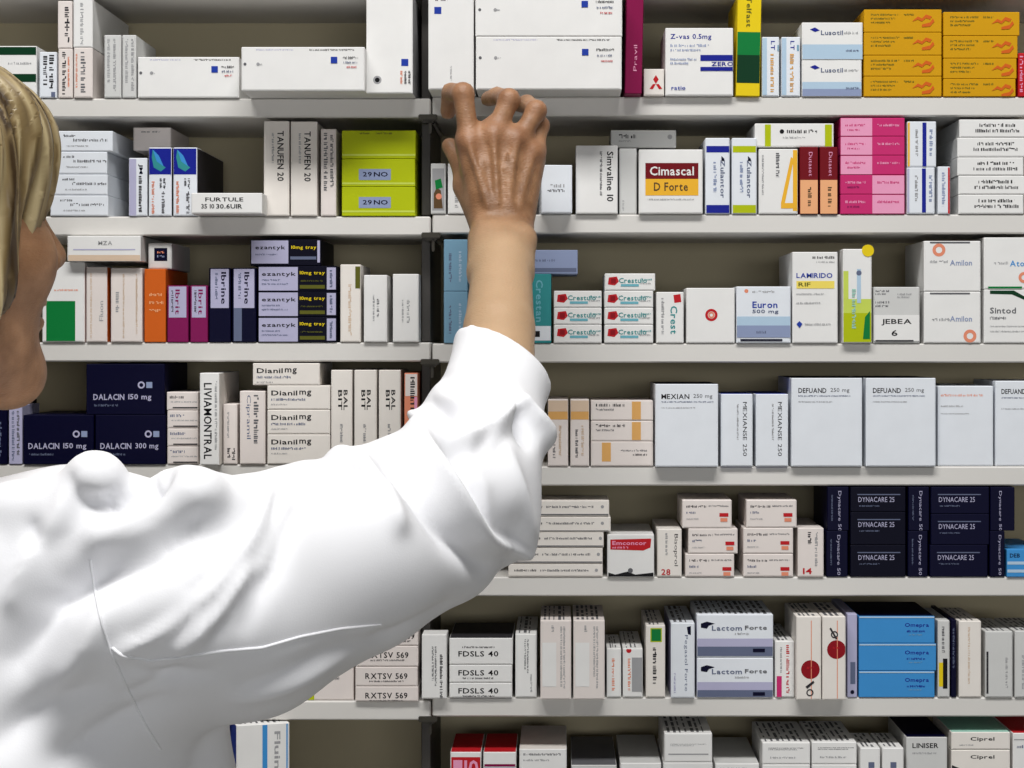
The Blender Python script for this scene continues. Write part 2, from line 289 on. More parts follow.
    def pk(i):
        a = [R(0.3, 0.4, 31.5, 18.5, 'pink')] if i > 1 else [R(32, 0.4, 32, 18.5, 'pink')]
        return a + [S(5, 6, 20, 2.6, 'magenta' if i > 1 else 'pink'), S(37, 6, 22, 2.6, 'pink' if i > 1 else 'magenta'), S(7, 11, 12, 2, 'purple' if i < 2 else 'magenta')]
    stack(r, [(840, 905, 194.5), (840, 905, 175), (840, 905, 155.5), (840, 905, 136.5), (840, 905, 117.8)], 'magenta and pink carton', 'left of blue striped cartons', pk, 'magenta and pink cartons', 'magenta', dep=100, flap=False)
    def bs(i): return [R(0, 1, 2.4, 44, 'amber' if i else 'lavender'), R(15, 1, 4, 44, 'royal'), S(8, 8, 3, 26, 'lightgrey'), S(22, 8, 3.5, 26, 'bluegrey')]
    stack(r, [(906.5, 935, 167.5), (907, 936.5, 121.5)], 'upright pale carton with blue vertical stripe', 'on the second shelf', bs, 'blue striped upright cartons', 'coolwhite')
    carton(r, 937.5, 950.5, 166.5, 'slim white carton with red edge left of the white stack', [R(10, 1, 3, 47, 'red'), S(4, 6, 3.5, 34, 'bluegrey')], 'coolwhite')
    def wt(i): return [S(20, 3.8, 36, 3.6, 'black'), S(16, 9.5, 44, 3.4, 'darkgrey')]
    stack(r, [(958, 1024, 195), (958, 1026, 176), (957, 1024, 157.5), (957, 1026, 138), (959, 1026, 119.5)], 'white carton with black print', 'at right end, second shelf', wt, 'white printed cartons at right end', 'white', dep=110, side='greywhite')
# ================================================================== THIRD SHELF
def row3():
    r = 3
    a = carton(r, 42, 85, 262, 'white carton with green square right of the chin', [R(4, 39, 29, 40, 'green'), S(12, 27, 24, 2, 'coral')], 'white', ov=2)
    b = carton(r, 86, 107.5, 267, 'upright pinkish carton right of the green square carton', [S(4, 6, 2, 66, 'beige'), T(13, 34, 4, 20, 'Fluon', 'lightgrey', 2, 0)], 'pinkwhite', ov=2, side='orange')
    c = carton(r, 110.5, 142.5, 268, 'upright pinkish carton left of the orange carton', [S(5, 24, 3.5, 22, 'lightgrey'), S(12, 6, 2, 64, 'beige'), S(25, 6, 2, 60, 'beige')], 'pinkwhite', ov=2)
    carton(r, 67, 141, 236, 'white and beige carton lying across upright cartons, third shelf', [R(1, 19, 72, 11, 'beige'), R(6, 13, 62, 1.2, 'lavender'), T(31, 5, 14, 4, 'MZA', 'lightgrey')], 'white', ov=10, dep=110, on=max(a.top, b.top), side='greywhite')
    e = carton(r, 144, 166, 269, 'upright orange carton on the third shelf', [S(5, 24, 13, 3, 'peach'), S(5, 32, 14, 3, 'peach'), S(5, 40, 12, 3, 'peach')], 'orange', ov=1)
    carton(r, 148, 172, 243, 'white carton end with navy square lying on the orange carton', [R(6, 5, 13, 13, 'navy'), S(9, 8, 7, 2.4, 'coral'), S(9, 12, 7, 2.4, 'bluegrey')], 'greywhite', ov=-8, dep=90, on=e)
    for i, (x0, x1) in enumerate(((167, 188.5), (190, 208))):
        carton(r, x0, x1, 285.5, f'{"left" if i == 0 else "right"} one of two short lavender and plum cartons', [R(1.5, 1, x1 - x0 - 4, 31, 'lavender'), T(8, 4, 4.5, 25, 'Ibrit', 'purple', 1), S(4, 5, 2.4, 22, 'darkgrey')], 'purple', group='short lavender and plum cartons')
    for i, (x0, x1) in enumerate(((208.8, 231), (232, 256.5))):
        carton(r, x0, x1, 268, f'{"left" if i == 0 else "right"} one of two upright lavender and navy cartons', [R(1.5, 1, x1 - x0 - 4, 39, 'lavender'), T(12, 4, 5, 32, 'Ibrine', 'navy', 1), S(6, 5, 3, 26, 'slate')] + ([R(1.5, 40, 8, 33, 'slate')] if i else []), 'navy', group='upright lavender and navy cartons')
    def lb(i):
        if i < 3: return [R(1, 1, 39, 23.5, 'lavender'), R(69, 1.5, 9, 22, 'lavender'), T(4, 6, 34, 5, 'ezantyk', 'black'), S(4, 13, 18, 1.8, 'slate'), S(4, 17, 26, 1.8, 'slate'), T(42, 5, 25, 4.4, '10mg tray', 'yellow'), S(43, 14, 22, 1.6, 'olive'), R(42, 19, 25, 3.6, 'olive'), S(72, 4, 3, 17, 'slate')]
        return [R(1, 1, 37, 23, 'lavender'), R(67, 1, 2.6, 22, 'lavender'), T(5, 6, 30, 5, 'ezantyk', 'black'), S(5, 14, 22, 1.8, 'slate'), T(41, 6, 25, 4.4, '10mg tray', 'yellow'), R(40, 17, 26, 3, 'slate')]
    stack(r, [(257.5, 337, 317), (257.5, 337, 291.5), (257.5, 337, 266), (250, 321, 239.5)], 'lavender and black carton with yellow text', 'third shelf', lb, 'lavender and black cartons', 'deepnavy', dep=105)
    carton(r, 340, 361, 264.5, 'tall cream carton with olive corner, first of three upright cartons left of the divider', [R(15, 2, 5.5, 22, 'olive'), S(8, 20, 3.5, 50, 'beige')], 'warmwhite')
    carton(r, 363.5, 387.5, 275, 'middle one of three upright white cartons left of the divider, third shelf', [S(13, 24, 2.6, 18, 'grey'), S(9, 20, 2, 26, 'lightgrey')], 'white', ov=3)
    carton(r, 392.5, 419, 274, 'last white upright carton before the divider, third shelf', [S(14, 26, 3, 24, 'lightgrey'), S(9, 26, 2, 22, 'lightgrey')], 'white', ov=3)
    stack(r, [(443.5, 468, 291.5), (443.5, 468, 239.5)], 'steel blue upright carton', 'just left of the bare forearm', lambda i: [S(5, 14, 3, 28, 'slate'), S(15, 12, 3, 30, 'paleblue')], 'steel blue upright cartons', 'steel')
    m = carton(r, 529.5, 551.5, 274, 'upright teal carton with white foot just right of the forearm', [R(0.5, 52, 21, 14.5, 'coolwhite'), T(6, 6, 7, 42, 'Crestan', 'tealpale', 1), R(5, 57, 5, 6, 'black', 'logo')], 'teal')
    carton(r, 525, 578, 250, 'blue grey carton lying on the teal carton behind the forearm', [S(8, 9, 22, 2.6, 'slate'), R(1, 18, 50, 4, 'slate')], 'bluegrey', ov=-4, dep=80, on=m)
    def tl(i, w=49):
        return [P('red', (4, 4), (12, 3), (14, 8), (10, 12), (3, 11)), P('darkred', (6, 5), (11, 5), (11, 10), (6, 10)), T(14, 4.5, 28, 5, 'Crestulo', 'teal'), R(16, 10.5, 18, 2.5, 'tealpale'), S(w - 14, 5, 12, 1.8, 'teal'), S(w - 14, 9, 11, 1.6, 'lightgrey')]
    stack(r, [(553.5, 602, 325), (553.5, 602, 308), (553.5, 602, 290.8)], 'white and teal carton', 'in the short pile by the arm', tl, 'white and teal cartons', 'white')
    stack(r, [(604, 653.5, 325), (604, 653.5, 308), (604, 653.5, 291), (604.5, 655.5, 273.5)], 'white and teal carton', 'in the taller teal pile', tl, 'white and teal cartons', 'white')
    carton(r, 656, 684, 292, 'upright white and teal carton with red mark right of the teal piles', [P('red', (17, 3), (24, 2), (25, 10), (18, 11)), T(14, 14, 7, 28, 'Crest', 'teal', 1), S(5, 6, 3, 36, 'lightgrey')], 'white')
    carton(r, 686, 735, 288, 'plain white carton with one red ring on the third shelf', [C(25, 27, 6.2, 'red', 3.6), C(25, 27, 3.2, 'coral', 1.6)], 'white')
    carton(r, 736, 791, 286.5, 'white and pale blue carton with blue name beside the red ring carton', [C(10, 4.5, 2, 'coral'), S(16, 4, 22, 2.4, 'lightgrey'), T(16, 15, 25, 6.5, 'Euron', 'blue'), T(16, 23, 26, 4.6, '500 mg', 'slate'), R(0.5, 30, 54, 9, 'paleblue'), R(0.5, 39, 54, 12, 'bluegrey'), R(4, 52.5, 42, 2, 'navy'), S(20, 44, 10, 3, 'slate')], 'coolwhite', ov=3)
    carton(r, 792, 838, 252, 'tall white carton with yellow band and blue dot on the third shelf', [S(20, 4, 22, 2.8, 'darkgrey'), S(24, 9, 18, 2, 'lightgrey'), T(4, 21, 36, 5, 'LAMIRIDO', 'blue'), R(4, 29, 38, 7.5, 'paleyellow'), T(6, 30.5, 12, 4, 'RIF', 'olive'), S(4, 41, 28, 1.8, 'lightgrey'), S(4, 50, 24, 1.8, 'lightgrey'), P('blue', (4, 72), (7, 69), (10, 72), (7, 76)), S(12, 71, 26, 2, 'lightgrey')], 'white', ov=2)
    t = carton(r, 842.5, 872, 249, 'upright white carton fading to lime with round yellow sticker', [R(0.5, 50, 29, 14, 'palelime'), R(0.5, 64, 29, 29, 'lime'), R(0.5, 22, 5, 28, 'palelime'), R(14, 20, 4, 34, 'paleblue'), C(16, 24, 2.6, 'slate'), P('green', (22, 68), (27, 62), (27, 90), (20, 90)), S(9, 40, 4, 40, 'mint')], 'white', ov=6, dep=45)
    # round yellow sticker folded over the top corner
    s = D / F; V = []; n = 20
    for k2, yy in enumerate((-0.0009, 0.003)):
        V += [(0.0095 + 0.0054 * math.cos(6.2832 * i / n), yy, 0.083 + 0.0054 * math.sin(6.2832 * i / n)) for i in range(n)]
    link('sticker', mesh('sticker', V, [tuple(range(n)), tuple(range(n, 2 * n))[::-1]] + [(i, n + i, n + (i + 1) % n, (i + 1) % n) for i in range(n)], mat('yellow')), t.o)['label'] = 'round yellow sticker'
    carton(r, 873, 920, 287, 'greyish carton with bold black line of text left of orange logo cartons', [S(2, 3, 14, 5, 'grey', 2), S(2, 14, 14, 6, 'grey', 2), S(24, 6, 14, 5, 'lightgrey', 2), R(0.5, 28, 46, 26, 'white'), T(8, 32, 30, 6.5, 'JEBEA', 'black'), T(18, 43, 6, 6, '6', 'black'), R(2, 53, 38, 1.4, 'darkgrey')], 'greywhite', ov=1)
    def orr(i): return [C(46 if i == 0 else 15, 44 if i == 0 else 9, 6.5, 'coral', 3.2), S(8 if i == 0 else 6, 26 if i == 0 else 19, 18, 3, 'lightgrey'), T(26, 24 if i == 0 else 19, 22, 5.5, 'Amilon', 'bluegrey'), R(6, 0.6, 40, 1.6, 'grey')]
    stack(r, [(923.5, 981, 292), (923.5, 981, 241)], 'white carton with pinkish oval logo', 'near right end, third shelf', orr, 'white cartons with oval logo', 'white')
    w = carton(r, 983.5, 1040, 289.5, 'white carton with dark green stripe at the right end of third shelf', [P('darkgreen', (6, 1), (30, 1), (44, 9), (44, 12), (28, 5), (6, 4.5)), T(6, 18, 26, 6, 'Sintod', 'grey'), S(6, 27, 16, 3, 'grey'), S(6, 36, 48, 1.5, 'lightgrey'), S(6, 41, 48, 1.5, 'lightgrey')], 'white')
    carton(r, 983.5, 1040, 237.5, 'white carton with pale blue name lying above the green striped carton', [S(10, 24, 14, 3, 'lightgrey'), T(26, 23, 18, 6, 'Ator', 'sky'), C(40, 40, 5.5, 'coral', 2.6), R(4, 49, 34, 2, 'green')], 'white', on=w)
# ================================================================== FOURTH SHELF
def row4():
    r = 4
    carton(r, -28, 7.5, 402, 'dark navy carton at the left edge under the chin', [S(24, 20, 6, 34, 'slate')], 'navy')
    carton(r, 8.5, 22.5, 405, 'slim lavender white carton standing left of the navy cartons', [S(3, 6, 3, 50, 'slate'), S(8, 6, 3, 44, 'grey')], 'lavender', dep=60)
    def dal(sfx='100 mg'): return [T(5, 38, 31, 6, 'DALACIN', 'lavender'), T(40, 38, 23, 7, sfx, 'lavender'), S(6, 48, 24, 2.4, 'slate'), C(53, 29, 3.6, 'lavender', 2), R(58, 26, 6, 6, 'bluegrey', 'logo')]
    n1 = carton(r, 23, 94, 415, 'dark navy carton, lower left of the three with white text', [(*o[:3], o[3] - 10, *o[4:]) if o[1] in 'TSCR' else o for o in dal('150 mg')], 'navy', ov=2, dep=110, group='dark navy cartons with white text')
    n2 = carton(r, 95, 166, 415, 'dark navy carton, lower right of the three with white text', [(*o[:3], o[3] - 10, *o[4:]) if o[1] in 'TSCR' else o for o in dal('300 mg')], 'navy', ov=2, dep=110, group='dark navy cartons with white text')
    carton(r, 86, 165, 364, 'dark navy carton, uppermost of the three with white text', [(*o[:2], o[2] + 2, o[3] - 8, *o[4:]) for o in dal('150 mg')], 'navy', ov=1, dep=110, on=n1, group='dark navy cartons with white text')
    def sm(i): return [S(3, 3.5, 15, 3, 'darkgrey' if i == 3 else 'slate'), S(4, 9, 26, 1.6, 'lightgrey'), R(6, 15, 26, 1.2, 'darkgrey')]
    stack(r, [(167, 198.5, 446.5), (167, 198.5, 428.5), (167, 198.5, 410.5), (166.5, 198.5, 392)], 'small pinkish carton', 'right of the navy cartons', sm, 'small pinkish cartons', 'pinkwhite', dep=90)
    carton(r, 199.5, 219.5, 373, 'tall white carton with large black downward lettering', [T(4, 10, 8, 76, 'LIVIAMONTRAL', 'black', 1), S(15, 8, 2.6, 70, 'lightgrey')], 'white', ov=16, dep=110, side='warmwhite')
    carton(r, 223, 237.5, 404, 'slim carton with dark foot print right of the tall lettered carton', [S(4, 44, 8, 12, 'darkgrey', 2), S(4, 8, 2, 26, 'lightgrey')], 'pinkwhite')
    carton(r, 239.5, 265.5, 391, 'upright grey pink carton with two downward lines of print', [T(6, 4, 5, 44, 'Cipramil', 'slate', 1, 0), S(14, 4, 5, 50, 'grey')], 'pinkwhite', ov=2)
    def dia(i): return [T(4, 5, 26, 5, 'Dianil', 'black'), T(32, 5, 12, 6, 'mg', 'darkgrey'), S(4, 12.5, 34, 2.6, 'slate'), S(4, 18, 16, 1.6, 'lightgrey')]
    stack(r, [(267, 330.5, 434.5), (267, 330.5, 410), (267, 330.5, 385.5), (252.5, 320, 363.2)], 'beige carton with black name', 'touching the shelf above', dia, 'beige cartons with black name', 'warmwhite', dep=100)
    for i, (x0, x1) in enumerate(((330.8, 352.5), (354, 377), (378.5, 401))):
        carton(r, x0, x1, 370, f'{("first", "second", "third")[i]} from left of three tall cartons with bold black downward words', [T(7, 20, 4, 20, 'BIT', 'black', 1), T(12.5, 20, 4, 20, 'BAL', 'black', 1), S(9, 54, 3, 18, 'lightgrey')], 'warmwhite', ov=1, group='tall cartons with bold black words')
    carton(r, 404, 418, 373, 'red and pink upright carton beside the raised sleeve, fourth shelf', [R(1, 1, 15, 22, 'pinkwhite'), S(6, 4, 5, 60, 'darkgrey'), R(10, 24, 3.4, 60, 'pink')], 'coral')
    for i, (x0, x1) in enumerate(((547.5, 568.5), (570, 589.5))):
        carton(r, x0, x1, 399.5, f'{"left" if i == 0 else "right"} one of two upright cartons with tan band right of the elbow', [R(0, 12, 21, 8, 'tan'), R(0.5, 1, 20, 11, 'beige'), S(5, 30, 3, 28, 'grey'), S(11, 26, 3, 30, 'beige')], 'pinkwhite', group='upright cartons with tan band')
    def tb(i): return ([R(11, 1, 9, 19, 'tan'), S(30, 8, 26, 2, 'grey'), S(42, 12, 14, 2, 'darkgrey')] if i == 0 else [R(41, 1, 9, 18, 'tan'), S(5, 3, 14, 3, 'darkgrey'), S(22, 3, 12, 3, 'darkgrey'), S(5, 8, 18, 2, 'grey')])
    stack(r, [(590.5, 653.5, 441.5), (590.5, 653.5, 421), (590.5, 653.5, 400.5)], 'flat carton with tan stripe', 'right of the elbow', tb, 'flat cartons with tan stripe', 'pinkwhite')
    def mex(t): return [T(6, 10, 28, 5, t, 'darkgrey'), T(38, 10, 19, 5, '250 mg', 'grey', 0, 0), S(6, 17, 52, 1.5, 'slate'), S(6, 23, 34, 1.3, 'lightgrey')]
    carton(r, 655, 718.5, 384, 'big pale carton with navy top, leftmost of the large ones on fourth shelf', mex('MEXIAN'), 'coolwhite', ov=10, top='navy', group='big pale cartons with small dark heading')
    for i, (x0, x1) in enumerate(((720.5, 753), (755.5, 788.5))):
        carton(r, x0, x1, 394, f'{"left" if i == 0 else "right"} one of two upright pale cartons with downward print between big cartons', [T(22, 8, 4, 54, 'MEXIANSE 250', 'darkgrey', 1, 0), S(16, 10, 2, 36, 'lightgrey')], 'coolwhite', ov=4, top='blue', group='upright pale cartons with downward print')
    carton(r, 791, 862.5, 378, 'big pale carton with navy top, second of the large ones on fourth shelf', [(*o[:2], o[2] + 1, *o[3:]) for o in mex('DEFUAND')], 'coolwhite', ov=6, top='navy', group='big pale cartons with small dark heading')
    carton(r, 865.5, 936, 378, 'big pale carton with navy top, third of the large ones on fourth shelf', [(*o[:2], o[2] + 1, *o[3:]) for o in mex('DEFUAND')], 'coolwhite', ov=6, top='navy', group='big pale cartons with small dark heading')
    carton(r, 937.5, 993.5, 386, 'pale carton right of three large ones with faint reddish heading', [S(3, 8, 42, 2.4, 'coral'), S(3, 19, 22, 2, 'lightgrey'), S(3, 27, 28, 1.2, 'lightgrey')], 'coolwhite', ov=-2)
    carton(r, 995, 1050, 381, 'pale carton cut off at the right end of the fourth shelf', [T(6, 8, 24, 5, 'DEFUAND', 'black'), S(6, 16, 34, 1.5, 'slate'), S(6, 27, 30, 1.4, 'lightgrey')], 'coolwhite', ov=-2)
# ================================================================== FIFTH SHELF
def row5():
    r = 5
    stack(r, [(508, 603, 564), (510, 603, 548), (512, 604, 532), (514, 611, 517), (514, 609.5, 500.5)], 'long flat white carton', 'right of the elbow, fifth shelf', lambda i: [S(6, 5, 22, 2.4, 'darkgrey'), S(32, 5, 48, 2.4, 'grey'), C(88, 6.2, 1.6, 'lightgrey'), R(2, 13.4, 92, 1.2, 'grey')], 'long flat white cartons', 'warmwhite', dep=60)
    carton(r, 607, 654.5, 534.5, 'white carton with red label and black patterned foot on fifth shelf', [P('red', (3, 5), (44, 4), (43, 13), (36, 16), (3, 15)), T(5, 6.5, 34, 4, 'Emconcor', 'pink'), S(5, 11.5, 16, 2.4, 'pink'), P('black', (1, 38), (8, 40), (20, 37), (28, 40), (46, 38), (46, 42), (1, 42.5)), C(23, 36, 2.5, 'grey')], 'white', ov=2)
    carton(r, 657, 682, 529, 'upright white carton with downward print and red mark left of the small piles', [T(16, 5, 4.6, 32, 'Bisoprol', 'darkgrey', 1, 0), S(8, 4, 2.6, 22, 'lightgrey'), T(4, 40, 9, 6, '28', 'red')], 'warmwhite')
    def rd(i): return [S(4, 5, 20, 2.6, 'darkgrey'), S(26, 5, 20, 1.8, 'grey'), S(4, 11, 9, 2.6, 'slate'), R(37, 13, 9, 3.6, 'red', 'logo'), R(38, 18, 7, 3.6, 'coral', 'logo'), S(4, 18, 12, 1.4, 'lightgrey')]
    stack(r, [(685, 734.5, 554), (688, 738, 528.5), (682, 732, 500)], 'small white carton with red mark', 'in the left small pile', rd, 'small white cartons with red mark', 'pinkwhite', dep=85)
    stack(r, [(743, 793.5, 554), (743, 793.5, 528), (746, 797, 500)], 'small white carton with red mark', 'in the right small pile', rd, 'small white cartons with red mark', 'pinkwhite', dep=85)
    carton(r, 797.5, 824, 528, 'upright white carton with red mark beside the dark navy cartons', [S(10, 4, 4, 12, 'darkgrey'), S(17, 4, 3, 34, 'lightgrey'), T(5, 40, 9, 6, '14', 'red')], 'pinkwhite', ov=2)
    def sp(i): return [T(10, 4, 4, 40, 'Dynacare 50', 'lavender', 1, 0), S(4, 8, 1.6, 26, 'slate')]
    stack(r, [(826, 848, 531), (827, 849, 487)], 'upright navy carton with white downward text', 'in left navy column', sp, 'upright navy cartons', 'navy')
    def nv(i): return [T(8, 10, 36, 5, 'DYNACARE 25', 'lavender', 0, 0), R(7, 7, 43, 1, 'slate'), S(9, 18, 20, 1.6, 'slate')]
    stack(r, [(850, 906, 545), (850, 906, 512), (850, 906, 487)], 'wide navy carton', 'in the left navy pile, fifth shelf', nv, 'wide navy cartons', 'deepnavy')
    stack(r, [(907.5, 928, 531), (908, 929.5, 487)], 'upright navy carton with white downward text', 'in middle navy column', sp, 'upright navy cartons', 'navy')
    stack(r, [(929.5, 988, 545), (930.5, 989.5, 514), (930.5, 989.5, 487)], 'wide navy carton', 'in the right navy pile, fifth shelf', nv, 'wide navy cartons', 'navy')
    stack(r, [(989.5, 1005, 531), (990, 1015, 487)], 'upright navy carton with white downward text', 'in right navy column', lambda i: [T(8, 4, 3.4, 40, 'Dynacare 50', 'lavender', 1, 0)], 'upright navy cartons', 'navy')
    carton(r, 1006.5, 1045, 549.5, 'pale blue carton cut off at the right end of the fifth shelf', [T(3, 4, 10, 4, 'DEB', 'navy'), R(0.5, 12, 38, 3, 'paleblue'), R(0.5, 20, 38, 3, 'paleblue')], 'sky', ov=2)
# ================================================================== SIXTH SHELF
def row6():
    r = 6
    carton(r, 291, 354, 655, 'white carton with lime end half hidden below the sleeve', [R(1, 2, 22, 43, 'lime'), S(40, 22, 8, 2.4, 'grey')], 'pinkwhite', ov=-3)
    def bt(i, w=62): return [T(10, 6, w * 0.68, 6, 'RXTSV 569', 'black'), S(14, 13.2, w * 0.55, 1.8, 'darkgrey')]
    stack(r, [(355, 418.6, 686.5), (355, 418, 667), (356, 418.6, 646), (362, 418.6, 627)], 'white carton with bold black code', 'under the arm', bt, 'white cartons with bold black code', 'pinkwhite', ov=4)
    carton(r, 421.5, 447, 634.5, 'upright white carton end between two coded piles, sixth shelf', [S(10, 12, 5, 40, 'grey', 2), S(18, 20, 3, 44, 'darkgrey')], 'white', ov=8, dep=29)
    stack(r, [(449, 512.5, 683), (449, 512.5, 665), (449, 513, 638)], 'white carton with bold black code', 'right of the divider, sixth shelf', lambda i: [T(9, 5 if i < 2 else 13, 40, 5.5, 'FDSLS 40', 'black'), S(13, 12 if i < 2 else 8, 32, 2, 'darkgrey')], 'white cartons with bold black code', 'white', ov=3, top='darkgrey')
    carton(r, 515, 537, 634, 'upright white carton right of the coded piles with vertical print', [S(9, 5, 4.5, 34, 'grey', 2), S(15, 40, 2, 18, 'lightgrey')], 'white')
    for i, (x0, x1) in enumerate(((540, 571.5), (573, 605))):
        carton(r, x0, x1, 620.5, f'{"left" if i == 0 else "right"} one of two tall pinkish white cartons on sixth shelf', [S(20, 6, 5, 62, 'lightgrey', 2), S(11, 5, 3, 6, 'lightgrey'), R(2, 22, 14, 44, 'white', 'label_panel')], 'pinkwhite', ov=12, side='greywhite', group='tall pinkish white cartons')
    for i, (x0, x1) in enumerate(((606.5, 621.5), (622.5, 643))):
        carton(r, x0, x1, 648.5, f'{"left" if i == 0 else "right"} one of two short white cartons left of the green square', [S(5, 10, 3, 32, 'coral')] + ([C(6, 1.8, 2.6, 'red'), R(9, 9, 11, 34, 'lightgrey', 'label_panel')] if i else []), 'white', group='short white cartons')
    carton(r, 645.5, 665.5, 625.5, 'upright white carton with bright green square', [R(4.5, 2.5, 11.5, 14, 'lime', 'green_square'), R(5.5, 3.5, 9.5, 12, 'green', 'green_square'), S(7, 22, 4, 36, 'darkgrey')], 'warmwhite')
    carton(r, 670.5, 695, 623, 'lavender white upright carton left of the swoosh logo cartons', [T(13, 12, 4, 56, 'Pegasol Forte', 'slate', 1, 0), P('navy', (16, 4), (20, 3), (20, 12), (17, 11)), S(3, 50, 2, 20, 'lavender')], 'coolwhite', side='lavender', ov=4)
    def sw(i): return [R(0.5, 24, 77, 8, 'lavender'), R(0.5, 32, 77, 9.5, 'slate'), P('navy', (4, 9), (10, 7), (18, 9), (12, 11), (10, 14), (4, 13)), T(15, 11, 30, 5, 'Lactom', 'slate'), T(48, 11, 22, 4, 'Forte', 'grey'), S(38, 18, 14, 2, 'lightgrey'), R(56, 34, 12, 3.5, 'navy', 'logo')]
    stack(r, [(696.5, 773.5, 658), (696.5, 773.5, 614.5)], 'white to slate carton with navy swoosh', 'on the sixth shelf', sw, 'slate swoosh cartons', 'coolwhite')
    carton(r, 774.8, 794.5, 641, 'slim white carton with red downward text and magenta square', [S(11, 4, 3.5, 48, 'red'), S(5, 6, 2, 26, 'lightgrey'), R(1.5, 35, 5, 21, 'magenta')], 'white', ov=1)
    for i, (x0, x1) in enumerate(((796, 821.5), (822, 846))):
        oy = 53 if i == 0 else 33
        carton(r, x0, x1, 616.5, f'{"left" if i == 0 else "right"} one of two tall white cartons with big red disc', [C(14, oy, 9.4, 'darkred'), R(14.5, 4, 0.8, 78, 'coral', 'fine_print'), S(10.5, oy - 3, 7, 2.2, 'red'), C(13.5 if i == 0 else 12, 76 if i == 0 else 18, 3.6, 'darkgrey', 2.4), P('darkgrey', (9, 70), (17, 64), (18, 66), (11, 72)) if i == 0 else P('darkgrey', (7, 12), (8.5, 11), (15, 22), (13.5, 23))], 'warmwhite', ov=14, group='white cartons with red disc')
    carton(r, 847, 857.5, 614, 'slim lavender carton between the red disc and blue cartons', [R(3, 48, 5, 22, 'slate'), C(5, 78, 2, 'navy')], 'lavender')
    def bl(i): return [T(46, 7, 24, 5, 'Omepra', 'royal'), S(48, 14, 18, 2.2, 'royal'), S(50, 18, 13, 1.4, 'steel'), R(0.5, 0.5, 77, 1.4, 'paleblue')]
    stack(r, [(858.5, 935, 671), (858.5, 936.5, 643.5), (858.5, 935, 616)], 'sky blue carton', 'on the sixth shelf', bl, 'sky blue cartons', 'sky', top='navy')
    carton(r, 937.5, 950, 620.5, 'slim white carton with yellow and black foot beside blue cartons', [R(1, 42, 4, 24, 'yellow'), R(5, 38, 4.5, 30, 'black'), S(4, 6, 3, 26, 'grey')], 'greywhite')
    carton(r, 951, 956.5, 620, 'thin dark navy carton edge right of the yellow footed one', [S(1.5, 8, 2, 40, 'slate')], 'navy', trim=0.2)
    carton(r, 958.5, 981.5, 621, 'plain upright cream carton right of the blue cartons', [S(9, 6, 2.4, 58, 'beige')], 'warmwhite')
    carton(r, 985, 1013, 631.5, 'pale upright carton, left one of two at right end, sixth shelf', [S(20, 26, 2.6, 30, 'lightgrey'), R(1, 20, 2, 42, 'darkgrey', 'fine_print')], 'greywhite', ov=2, group='pale upright cartons at right end')
    carton(r, 1014.5, 1046, 631, 'pale upright carton, right one of two at right end, sixth shelf', [S(7, 24, 2.6, 34, 'lightgrey')], 'greywhite', ov=2, group='pale upright cartons at right end')
